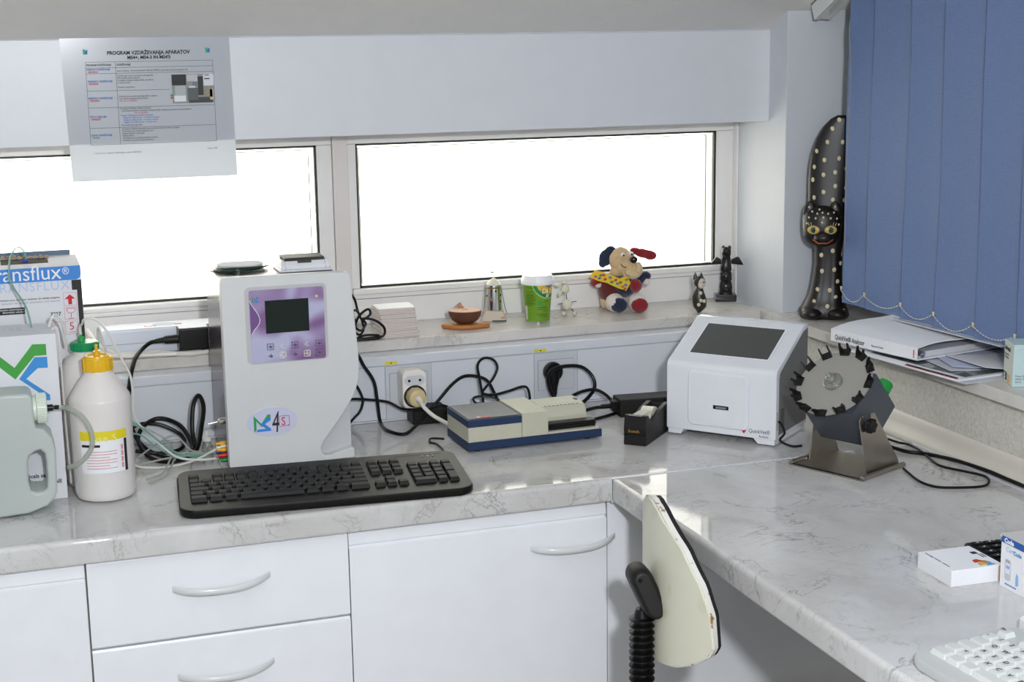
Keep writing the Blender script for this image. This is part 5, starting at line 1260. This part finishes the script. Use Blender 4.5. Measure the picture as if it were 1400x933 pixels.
# chrome ornament
s = .000159
t = thing('chrome_ornament', 'small chrome canister ornament with pointed cream cap on a paper base', 'ornament', (.0215, .668, S + .0002), math.radians(-18))
B().prism([(-.025, 0), (.024, 0), (.022, .010), (.018, .020), (-.017, .023), (-.024, .009)], (0, .018, 0), (1, 0, 0), (0, 0, 1), .036, .002).go('paper_base', mat('creased_paper', '#cdc0b0', .8, bump=.6, bscale=90), t)
B().box(-.004, .0245, -.0185, -.017, .0002, .003).go('dark_edge', mat('dark_green_edge', '#39443a', .5), t)
B().box(.014, .021, -.0195, -.0165, .007, .010, M=Matrix.Translation((0, -.001, 0))).go('red_mark', mat('pinkish_mark', '#c98a7a', .6), t)
B().lathe([(0, .021), (.0175, .021), (.0165, .022), (.0158, .060), (.0148, .073), (.0, .073)], seg=32).go('canister', CHROME, t)
B().lathe([(.0148, .073), (.0152, .0745), (.010, .081), (.0015, .0875), (0, .088)], seg=28).go('cap', mat('cream_cap', '#e3dcc8', .4), t)
B().lathe([(.0157, .067), (.0161, .0675), (.0161, .069), (.0157, .0695)], seg=28).go('gold_ring', mat('gold_ring', '#9c7b2c', .3, metal=.8), t)
B().tube([(.0, 0, .088), (.0, 0, .098)], .0004, 5, 1).box(-.006, .001, -.001, .001, .0975, .1005, .0003).go('green_tip', mat('green_tip', '#3c6a55', .4), t)
for x, z_ in ((-.014, .052), (.004, .062), (.014, .053), (.0135, .040)): B().ball((x, -math.sqrt(max(0, .0162**2 - x * x)), z_), (.0017, .0012, .0022), seg=8, rings=6).go('dark_dot', INKB, t)
for p in (((-.015, 0, .072), (-.0175, -.004, .05), (-.0205, -.006, .03), (-.0240, -.010, .014)), ((.0145, 0, .072), (.018, -.002, .05), (.0215, -.002, .03), (.026, .0, .013))): B().tube(p, .0009, 6, 4).go('wire_leg', STEEL, t)

# green paper cup
t = thing('paper_cup', 'green printed drink cup with white lid on the sill', 'cup', (.1000, .625, S + .0002), math.radians(-20))
def cupmat():
    m, nt, N, L, P = nm('green_cup_print')
    tc = N.new('ShaderNodeTexCoord'); sx = N.new('ShaderNodeSeparateXYZ'); L.new(tc.outputs['Object'], sx.inputs[0])
    P.inputs['Base Color'].default_value = (*rgb('#6d9a24'), 1); P.inputs['Roughness'].default_value = .35; return m
pf = lambda z: .0240 + (.0302 - .0240) * (z - .003) / (.079 - .003)
B().lathe([(.0, .003), (.0225, .003), (.0228, 0), (.0238, 0), (.0240, .003), (pf(.079), .079), (pf(.079) - .001, .0795), (0, .079)], seg=48).go('cup_wall', cupmat(), t)
B().lathe([(.0228, 0), (.0241, 0), (.0243, .0030), (.0240, .0032)], seg=40).go('base_rim', CHROME, t)
B().lathe([(.0305, .0765), (.0330, .0770), (.0335, .0800), (.0332, .0850), (.0318, .0870), (.0300, .0945), (.0285, .0955), (.0, .0950)], seg=48).go('lid', mat('white_lid', '#f2f2f2', .35), t)
def cup_patch(fn, name, m, off=.0003, a0=-1.2, a1=1.3, z0=.004, z1=.0775, n=60, nz=44):
    bm = bmesh.new(); g = {}
    for i in range(n + 1):
        for j in range(nz + 1):
            a = a0 + (a1 - a0) * i / n; z_ = z0 + (z1 - z0) * j / nz; r = pf(z_) + off
            g[i, j] = bm.verts.new((r * math.sin(a), -r * math.cos(a), z_))
    for i in range(n):
        for j in range(nz):
            a = a0 + (a1 - a0) * (i + .5) / n; z_ = z0 + (z1 - z0) * (j + .5) / nz
            if fn(pf(z_) * a, z_): bm.faces.new((g[i, j], g[i+1, j], g[i+1, j+1], g[i, j+1]))
    bmesh.ops.delete(bm, geom=[v for v in bm.verts if not v.link_faces], context='VERTS')
    return link(name, bm, m, t)
cc = (.026, .086)
dist = lambda x, z_: math.hypot((x - cc[0]), (z_ - cc[1]) * 1.02)
cup_patch(lambda x, z_: dist(x, z_) < .0385, 'pale_ring', mat('cup_pale_green', '#a9c860', .4), .0003)
cup_patch(lambda x, z_: dist(x, z_) < .0360, 'green_ring', mat('cup_dark_green', '#128a54', .4), .0005)
cup_patch(lambda x, z_: dist(x, z_) < .0290, 'yellow_field', mat('cup_yellow', '#e0bd3c', .4), .0007)
cup_patch(lambda x, z_: dist(x, z_ ) < .0150 and z_ > .071, 'grey_field', mat('cup_grey', '#8f8c80', .4), .0008)
cup_patch(lambda x, z_: math.hypot(x - .004, z_ - .041) < .0055, 'green_spot', mat('cup_spot', '#3f9a3c', .4), .0004)
cup_patch(lambda x, z_: x < -.0225 and .006 < z_ < .034 , 'white_panel', mat('cup_white', '#c9cbb9', .4), .0004)
DG = mat('cup_print_dark', '#4f7a14', .4)
random.seed(2)
rows_ = [(.072, -.024, -.010), (.063, -.024, -.011), (.057, -.024, -.008), (.0535, -.024, -.006), (.050, -.024, -.004), (.0465, -.024, -.002), (.043, -.024, -.008), (.0395, -.024, -.004), (.036, -.024, -.010), (.032, .000, .020), (.0285, -.002, .022), (.024, .012, .023), (.0185, -.003, .022), (.0155, .001, .022), (.012, .004, .022), (.044, .013, .024)]
cup_patch(lambda x, z_: any(abs(z_ - r[0]) < .0009 and r[1] < x < r[2] for r in rows_), 'print_lines', DG, .0005, nz=88)
def cuptext(s_, size, x0, z0, m, adv, off):
    for i, ch in enumerate(s_):
        a = (x0 + i * adv) / pf(z0); r = pf(z0) + off
        text(ch, size, (r * math.sin(a), -r * math.cos(a), z0), ((math.cos(a), math.sin(a), 0), (-math.sin(a) * -.08, .08 * -math.cos(a), 1)), m, t, 'letter', bold=.0007)
cuptext('Daf', .0150, .0075, .0605, INKB, .0080, .0016); cuptext('Daf', .0138, .0083, .0612, mat('cup_letter_gold', '#e9d79a', .4), .0080, .0022)
cuptext('D', .0090, .0165, .0525, INKB, .006, .0016); cuptext('D', .0076, .0170, .0530, mat('cup_letter_white', '#dfdccf', .4), .006, .0022)

# wire limbed sheep figure
s = .0001445
t = thing('wire_figure', 'little cream animal figure with ball body and wire limbs', 'figurine', (.1750, .653, S + .0002), math.radians(-20))
CRM = mat('cream_cord', '#d9d3c0', .7, bump=.9, bscale=260)
def P_(cx, cy, y=0.): return Vector(((cx - 790) * s, y, (745 - cy) * s))
B().ball(P_(785, 580), (.0098, .0088, .0112)).go('body', CRM, t)
b = B().ball(P_(765, 360), (.0080, .0075, .0092)).ball(P_(700, 405, -.002), (.0036, .0036, .0085), M=Matrix.Rotation(.45, 4, 'Y')); b.go('head', CRM, t)
for cx, cy in ((665, 300), (760, 262)): B().ball(P_(cx, cy), (.0065 if cx < 700 else .0045, .003, .0035)).go('ear', CRM, t)
WIRE = mat('dark_wire', '#6d6f6c', .4, metal=.6)
B().tube([P_(775, 420), P_(780, 505)], .0011, 6, 1).go('neck', WIRE, t)
B().tube([P_(715, 565), P_(655, 575)], .0011, 6, 1).go('arm', WIRE, t); B().tube([P_(850, 545), P_(920, 535)], .0011, 6, 1).go('arm', WIRE, t)
B().tube([P_(755, 650), P_(745, 700)], .0011, 6, 1).go('leg', WIRE, t); B().tube([P_(840, 640), P_(885, 690)], .0011, 6, 1).go('leg', WIRE, t)
for cx in (742, 893): B().ball(P_(cx, 710, -.001), (.0046, .0062, .0052)).go('foot', CRM, t)

# plush dog
s = .000178
t = thing('plush_dog', 'plush dog with one blue and one red ear wearing a yellow scarf', 'soft toy', (.3050, .662, S + .0002), math.radians(-21))
def P_(cx, cy, y=0.): return Vector(((cx - 480) * s, y, (832 - cy) * s * 1.01))
def plush(n, c, b_=1.): return mat(n, c, .9, bump=b_, bscale=500, var=.18, vscale=120, sheen=.4)
TAN = plush('tan_plush', '#cdb083'); NAVY = plush('navy_plush', '#18233f'); RED = plush('red_plush', '#8a1320'); WHT = plush('white_plush', '#e3dad2'); DRED = plush('dark_red_plush', '#5c0f18')
def pb(c, r, M=None, d=.05): return ((c, r), dict(M=M, disp=d, seg=32, rings=20))
def balls(name, m, items, par=t):
    b = B()
    for it in items:
        c, r = it[0], it[1]; M = it[2] if len(it) > 2 else None
        b.ball(c, r, M=M, seg=28, rings=18, disp=.06)
    return b.go(name, m, par, 80)
Ry = lambda a: Matrix.Rotation(a, 4, 'Y')
balls('torso', DRED, [(P_(340, 590, .004), (.028, .022, .030)), (P_(300, 560, .004), (.022, .020, .026))])
balls('navy_bib', NAVY, [(P_(480, 545, -.002), (.024, .020, .022)), (P_(440, 520, 0), (.026, .022, .018))])
balls('rump', TAN, [(P_(290, 730, .008), (.016, .018, .017))])
balls('left_arm', RED, [(P_(160, 490, 0), (.013, .011, .011), Ry(-.3))]); balls('cuff', WHT, [(P_(180, 520, -.004), (.008, .007, .006))])
balls('right_arm', NAVY, [(P_(680, 460, .006), (.012, .012, .012)), (P_(735, 425, .006), (.011, .009, .009), Ry(.3))]); balls('cuff', WHT, [(P_(735, 495, .004), (.010, .008, .008))])
balls('red_mitten', RED, [(P_(610, 525, -.014), (.0135, .012, .014))])
for n, cx, cy, m in (('leg', 370, 720, NAVY), ('leg', 635, 725, RED)):
    l = balls(n, WHT, [(P_(cx, cy, -.012), (.0195 if cx < 500 else .0205, .024, .0205))])
    balls('sole', m, [(P_(cx + 45 if cx < 500 else cx + 20, cy + 15, -.030), (.0175, .0075, .0150))], l)
hd = balls('head', TAN, [(P_(440, 235, 0), (.0245, .023, .0270)), (P_(520, 320, -.010), (.0245, .021, .0200), Ry(.5)), (P_(590, 340, -.016), (.0150, .016, .0175)), (P_(400, 360, -.006), (.016, .016, .011)), (P_(530, 200, -.006), (.013, .015, .013))])
balls('muzzle', plush('pale_tan_plush', '#d6bd92'), [(P_(560, 375, -.022), (.0185, .012, .0115), Ry(.15)), (P_(640, 330, -.018), (.0095, .012, .0150))], hd)
B().ball(P_(585, 212, -.027), (.0082, .0065, .0072), seg=20).go('nose', mat('nose_black', '#121214', .25), hd)
for a, c, y in ((465, 158, -.021), (560, 150, -.018)):
    B().ball(P_(a, c, y), (.0048, .0028, .0040), seg=16).go('eye', PAPER, hd); B().ball(P_(a + 6, c + 6, y - .0024), (.0022, .0012, .0022), seg=12).go('pupil', INKB, hd)
B().tube([P_(440, 262, -.028), P_(452, 280, -.031), P_(480, 293, -.034), P_(500, 290, -.034)], .0009, 6, 4).tube([P_(480, 345, -.033), P_(500, 380, -.035), P_(540, 400, -.036)], .0005, 5, 3).go('mouth_stitch', mat('stitch_dark', '#3a2418', .8), hd)
# ears: flattened lobes
balls('blue_ear', NAVY, [(P_(325, 150, .0), (.0130, .006, .0140)), (P_(275, 205, .0), (.0150, .006, .0190), Ry(.45)), (P_(235, 265, .0), (.0090, .006, .0105), Ry(.3))], hd)
balls('red_ear', RED, [(P_(620, 140, .004), (.0130, .005, .0075), Ry(.25)), (P_(700, 165, .004), (.0190, .0055, .0095), Ry(.22)), (P_(775, 185, .004), (.0150, .0055, .0098), Ry(.25)), (P_(825, 192, .004), (.0060, .005, .0075))], hd)
sc = [(75, 415, -.010), (140, 338, -.004), (290, 370, -.026), (440, 430, -.034), (480, 400, -.032), (548, 470, -.036), (490, 560, -.036), (400, 535, -.037), (290, 475, -.032), (170, 450, -.020)]
bm = bmesh.new()
def strip(top, bot, th_=.0012):
    b = B(); rings = []
    for (a, c, y), (d, e, f) in zip(top, bot):
        p, q = P_(a, c, y), P_(d, e, f); rings.append([p, q, q + Vector((0, th_, 0)), p + Vector((0, th_, 0))])
    return b.loft(rings)
bm.free()
top = [(140, 338, -.016), (230, 352, -.028), (330, 385, -.034), (420, 420, -.038), (470, 400, -.039), (510, 395, -.040), (548, 470, -.040)]
bot = [(75, 415, -.020), (170, 448, -.032), (280, 472, -.038), (360, 510, -.041), (420, 535, -.042), (480, 552, -.042), (495, 562, -.041)]
scf = strip(top, bot).go('yellow_scarf', mat('scarf_yellow', '#d9b91e', .7), t)
random.seed(9)
for k, (cx, cy, c) in enumerate(((145, 402, '#c04a8a'), (205, 385, '#6a7a5a'), (255, 428, '#c43a2a'), (310, 405, '#7a6aa8'), (375, 432, '#b8325a'), (330, 455, '#3f8a3c'), (395, 475, '#2f8aa8'), (430, 460, '#7a6a2a'), (455, 510, '#b8722a'), (490, 490, '#4a6ab8'), (480, 535, '#c0402a'), (190, 420, '#3a6aa0'), (240, 380, '#b03a6a'), (500, 430, '#8a7a2a'))):
    fy_ = -.0215 - .020 * min(1, max(0, (cx - 90) / 250)) - .0018
    B().ball(P_(cx, cy, fy_), (.0036, .0011, .0026), M=Ry(random.uniform(-.5, .5)), seg=8, rings=6).go('scarf_motif', mat('scarf_' + c[1:], c, .6), scf)

# small black cat figurine
s = .0001945
t = thing('cat_figurine', 'small dark cat figurine with white face behind the white analyser', 'figurine', (.4395, .582, S + .0002), math.radians(-23))
def P_(cx, cy, y=0.): return Vector(((cx - 205) * s, y, (862 - cy) * s))
GB = mat('grey_black_wood', '#2b2c28', .35, var=.3, vscale=50)
rings = []
for cy, x0, x1 in ((862, 180, 215), (845, 175, 235), (800, 140, 278), (740, 130, 282), (690, 130, 270), (640, 145, 252), (600, 165, 240), (585, 180, 235)):
    c, w = (x0 + x1) / 2, (x1 - x0) / 2
    rings.append([P_(c + w * math.cos(a), cy, w * s * .8 * math.sin(a)) for a in [2*PI*i/24 for i in range(24)]])
B().loft(rings).go('body', GB, t, 60)
h = B().ball(P_(205, 535), (.0118, .0100, .0130)).go('head', GB, t)
B().ball(P_(220, 545, -.0035), (.0088, .0082, .0115)).go('white_face', mat('face_white', '#cfc8b8', .5), h)
for cx, d in ((160, -1), (222, 1)):
    B().loft([[P_(cx + r * math.cos(a), cy, r * s * .4 * math.sin(a)) for a in [2*PI*i/12 for i in range(12)]] for cy, r in ((510, 26), (480, 21), (455, 12), (430, 2))]).go('ear', GB, h)
B().ball(P_(240, 530, -.0105), (.0022, .0015, .0022), seg=10).go('nose', mat('pink_nose', '#b8546a', .5), h)
for cx, cy in ((215, 540), (258, 538)): B().ball(P_(cx, cy - 6, -.0105 if cx < 230 else -.0075), (.0016, .0012, .0020), seg=10).go('eye', INKG, h)
for cx, cy, y in ((215, 645, -.0105), (218, 725, -.0115), (253, 732, -.0105), (195, 770, -.0115)): B().ball(P_(cx, cy, y), (.0036, .0012, .0038), seg=12, rings=8).go('cream_dot', CREAMS, t)

# winged totem
s = .0002017
t = thing('winged_totem', 'black carved totem with spread wings in the window corner', 'carving', (.5540, .690, S + .0002), math.radians(-22))
def P_(cx, cy, y=0.): return Vector(((cx - 490) * s, y, (652 - cy) * s))
TB = mat('black_carved_stone', '#131311', .18, var=.3, vscale=60)
B().box(-.0225, .0225, -.0165, .0165, 0, .0150, .0015).go('plinth', TB, t)
rings = []
for cy, w, d in ((578, 66, 60), (560, 70, 62), (530, 67, 58), (500, 70, 62), (455, 62, 54), (440, 55, 50), (420, 63, 58), (350, 60, 56), (335, 53, 48), (320, 60, 54), (270, 58, 52), (250, 50, 46), (200, 46, 44), (170, 44, 42), (150, 50, 48), (110, 52, 46), (85, 42, 38)):
    rings.append([P_(492 + w * (abs(math.cos(a)) ** .7) * (1 if math.cos(a) > 0 else -1), cy, d * s * (abs(math.sin(a)) ** .7) * (1 if math.sin(a) > 0 else -1)) for a in [2*PI*i/24 for i in range(24)]])
b = B().loft(rings); b.ball(P_(492, 505, -.009), (.010, .006, .012)); b.ball(P_(492, 390, -.009), (.009, .006, .010))
b.go('carved_pole', TB, t)
h = B().ball(P_(490, 120, -.003), (.0098, .0100, .0100)).loft([[P_(478 + r * math.cos(a), cy, -.011 + r * s * math.sin(a)) for a in [2*PI*i/10 for i in range(10)]] for cy, r in ((150, 16), (175, 12), (230, 4), (265, 1))]).go('beaked_head', TB, t)
for cx in (462, 527): B().ball(P_(cx, 85), (.0035, .003, .0055)).go('ear', TB, h)
B().prism([(P_(a, c).x, P_(a, c).z) for a, c in ((440, 205), (390, 178), (330, 248), (360, 258), (440, 255))][::-1], (0, .004, 0), (1, 0, 0), (0, 0, 1), .006, .0008).go('wing', TB, t)
B().prism([(P_(a, c).x, P_(a, c).z) for a, c in ((545, 208), (612, 180), (632, 190), (678, 268), (620, 266), (545, 252))][::-1], (0, .004, 0), (1, 0, 0), (0, 0, 1), .006, .0008).go('wing', TB, t)

# ------------------------------------------------------------------ swivel chair (its backrest is in view)
na = Vector((-.915, -.0, 0))
cx0, cy0 = -.067, -.30
phi = math.atan2(.40, -.915) + math.radians(15)      # direction the rear face looks to
nrm = Vector((math.cos(phi), math.sin(phi), 0)); lat = Vector((0, 0, 1)).cross(nrm)   # lat points along the shell
t = thing('swivel_chair', 'swivel chair with worn cream backrest shell and black bellows in front of the desk', 'chair', (.16, -.27, FZ + .0))
OFF = Vector((.16, -.27, FZ))
RR = .285
cc_ = Vector((cx0, cy0, 0)) - nrm * RR            # centre of the bending circle
z_top, z_bot = .062, -.176
def halfw(f):   # f 0 top .. 1 bottom ; half width of the shell
    pts = [(0, .010), (.03, .035), (.08, .056), (.2, .103), (.4, .142), (.6, .160), (.8, .164), (.88, .165), (.94, .157), (.98, .130), (1, .09)]
    for p, q in zip(pts, pts[1:]):
        if p[0] <= f <= q[0]: return p[1] + (q[1] - p[1]) * (f - p[0]) / (q[0] - p[0])
    return .1
def shell(r_out, r_in, shrink, name, m):
    b = B(); bm = b.bm; nu, nv = 28, 40; front = []; back = []
    for j in range(nv + 1):
        f = j / nv; f = f * f * (3 - 2 * f); w = max(.001, halfw(f) - shrink); z = z_top + (z_bot - z_top) * f
        z = z - shrink if f < .1 else (z + shrink * .6 if f > .9 else z)
        r0, r1 = [], []
        for i in range(nu + 1):
            a = (i / nu * 2 - 1) * w / RR
            dirv = nrm * math.cos(a) + lat * math.sin(a)
            zz = z + f * f * .055 * (a * RR / .18) ** 2
            r0.append(bm.verts.new(cc_ + dirv * r_out + Vector((0, 0, zz)) - OFF)); r1.append(bm.verts.new(cc_ + dirv * r_in + Vector((0, 0, zz)) - OFF))
        front.append(r0); back.append(r1)
    for j in range(nv):
        for i in range(nu):
            bm.faces.new((front[j][i], front[j][i+1], front[j+1][i+1], front[j+1][i])); bm.faces.new((back[j][i], back[j+1][i], back[j+1][i+1], back[j][i+1]))
        bm.faces.new((front[j][0], front[j+1][0], back[j+1][0], back[j][0])); bm.faces.new((front[j][nu], back[j][nu], back[j+1][nu], front[j+1][nu]))
    for i in range(nu):
        bm.faces.new((front[0][i], back[0][i], back[0][i+1], front[0][i+1])); bm.faces.new((front[nv][i], front[nv][i+1], back[nv][i+1], back[nv][i]))
    bmesh.ops.recalc_face_normals(bm, faces=bm.faces)
    return b.go(name, m, t, 45)
def wornmat():
    m, nt, N, L, P = nm('worn_cream_laminate')
    tc = N.new('ShaderNodeTexCoord'); n = N.new('ShaderNodeTexNoise'); n.inputs['Scale'].default_value = 18; n.inputs['Detail'].default_value = 4
    r = N.new('ShaderNodeValToRGB'); r.color_ramp.elements[0].position = .6; r.color_ramp.elements[0].color = (*rgb('#d9d8c4'), 1); r.color_ramp.elements[1].position = .8; r.color_ramp.elements[1].color = (*rgb('#bdb79a'), 1)
    L.new(tc.outputs['Object'], n.inputs['Vector']); L.new(n.outputs['Fac'], r.inputs[0]); L.new(r.outputs[0], P.inputs['Base Color']); P.inputs['Roughness'].default_value = .35
    return m
def edgemat():
    m, nt, N, L, P = nm('chipped_white_edge')
    tc = N.new('ShaderNodeTexCoord'); n = N.new('ShaderNodeTexNoise'); n.inputs['Scale'].default_value = 55; n.inputs['Detail'].default_value = 5
    r = N.new('ShaderNodeValToRGB'); r.color_ramp.elements[0].position = .58; r.color_ramp.elements[0].color = (*rgb('#e6e4dc'), 1); r.color_ramp.elements[1].position = .63; r.color_ramp.elements[1].color = (*rgb('#9a7048'), 1)
    L.new(tc.outputs['Object'], n.inputs['Vector']); L.new(n.outputs['Fac'], r.inputs[0]); L.new(r.outputs[0], P.inputs['Base Color']); P.inputs['Roughness'].default_value = .6
    return m
shell(RR, RR - .0025, .003, 'backrest_shell', wornmat())
shell(RR - .0025, RR - .011, 0, 'shell_edge', edgemat())
shell(RR - .0112, RR - .0185, .001, 'black_cushion', mat('black_upholstery', '#141416', .8, bump=.6, bscale=500))
# black bracket on the rear
bc = Vector((cx0, cy0, -.072)) - OFF
MB_ = Matrix.Identity(4)
for i in range(3): MB_[i][0] = lat[i]; MB_[i][1] = (0, 0, 1)[i]; MB_[i][2] = nrm[i]; MB_[i][3] = bc[i] + nrm[i] * .001
b = B(); rings = []
ax0, ax1 = Vector((.028, -.015, .003)), Vector((.020, .022, .019))     # tilted axis of the pill (lat, z, normal)
for zz, s_ in ((-.024, .55), (-.0215, .8), (-.015, .97), (0, 1.), (.015, .97), (.0215, .8), (.024, .55)):
    ring = []
    for i in range(32):
        a = 2 * PI * i / 32; e = ax1 if math.sin(a) > 0 else ax0
        dz = (ax1 - ax0).normalized(); dn = Vector((0, -dz.z, dz.y))
        p = e + dz * (.019 * math.sin(a) * s_) + dn * (.0175 * math.cos(a) * s_) + Vector((zz, 0, 0)); ring.append(MB_ @ p)
    rings.append(ring)
b.loft(rings); b.cyl(MB_ @ Vector((.010, -.01, -.004)), MB_ @ Vector((.010, -.01, .012)), .016, seg=24).go('bracket', BLACKM, t, 50)
for y_, n_ in ((.026, .024), (-.022, .006)): B().cyl(MB_ @ Vector((.0430, y_, n_)), MB_ @ Vector((.0450, y_, n_)), .003, seg=12).go('screw', BLACKP, t)
# bellows
top_ = bc + nrm * .016 + lat * .018 + Vector((0, 0, -.038)); path = []
pr2 = []
zc = 0; bot_ = top_ + Vector((.002, 0, -.30))
b = B(); prof = [(.009, .012), (.012, 0)]
for k in range(24):
    z0 = -k * .0102; prof += [(.0125, z0), (.0185, z0 - .0020), (.0188, z0 - .0036), (.0125, z0 - .0056), (.0120, z0 - .0098)]
b.lathe(prof[::-1], c=top_, seg=28, M=None); b.go('bellows', BLACKP, t, 30)
bar = [top_ + Vector((0, 0, -.24)), top_ + Vector((0, 0, -.285)), top_ + Vector((.03, .01, -.315)), Vector((-.10, 0, .41)), Vector((0, 0, .405))]
B().tube(bar, .009, 10, 5).go('back_bar', BLACKM, t)
B().prism(rrect(-.16, .20, -.19, .19, .08, 6), (0, 0, .425), (1, 0, 0), (0, 1, 0), .045, .015, 3).go('seat', mat('black_upholstery', '#141416', .8), t)
B().box(-.09, .09, -.09, .09, .40, .425, .004).cyl((0, 0, .09), (0, 0, .40), .025).go('gas_column', BLACKM, t)
for k in range(5):
    a = 2 * PI * k / 5 + .3; d = Vector((math.cos(a), math.sin(a), 0))
    B().tube([Vector((0, 0, .10)), d * .15 + Vector((0, 0, .088)), d * .225 + Vector((0, 0, .07))], .016, 8, 3).go('base_arm', BLACKM, t)
    p = d * .225 + Vector((0, 0, .0255)); q = Vector((-d.y, d.x, 0)); B().cyl(p - q * .02, p + q * .02, .025, bev=.003).cyl(p, p + Vector((0, 0, .04)), .008).go('caster', BLACKP, t)
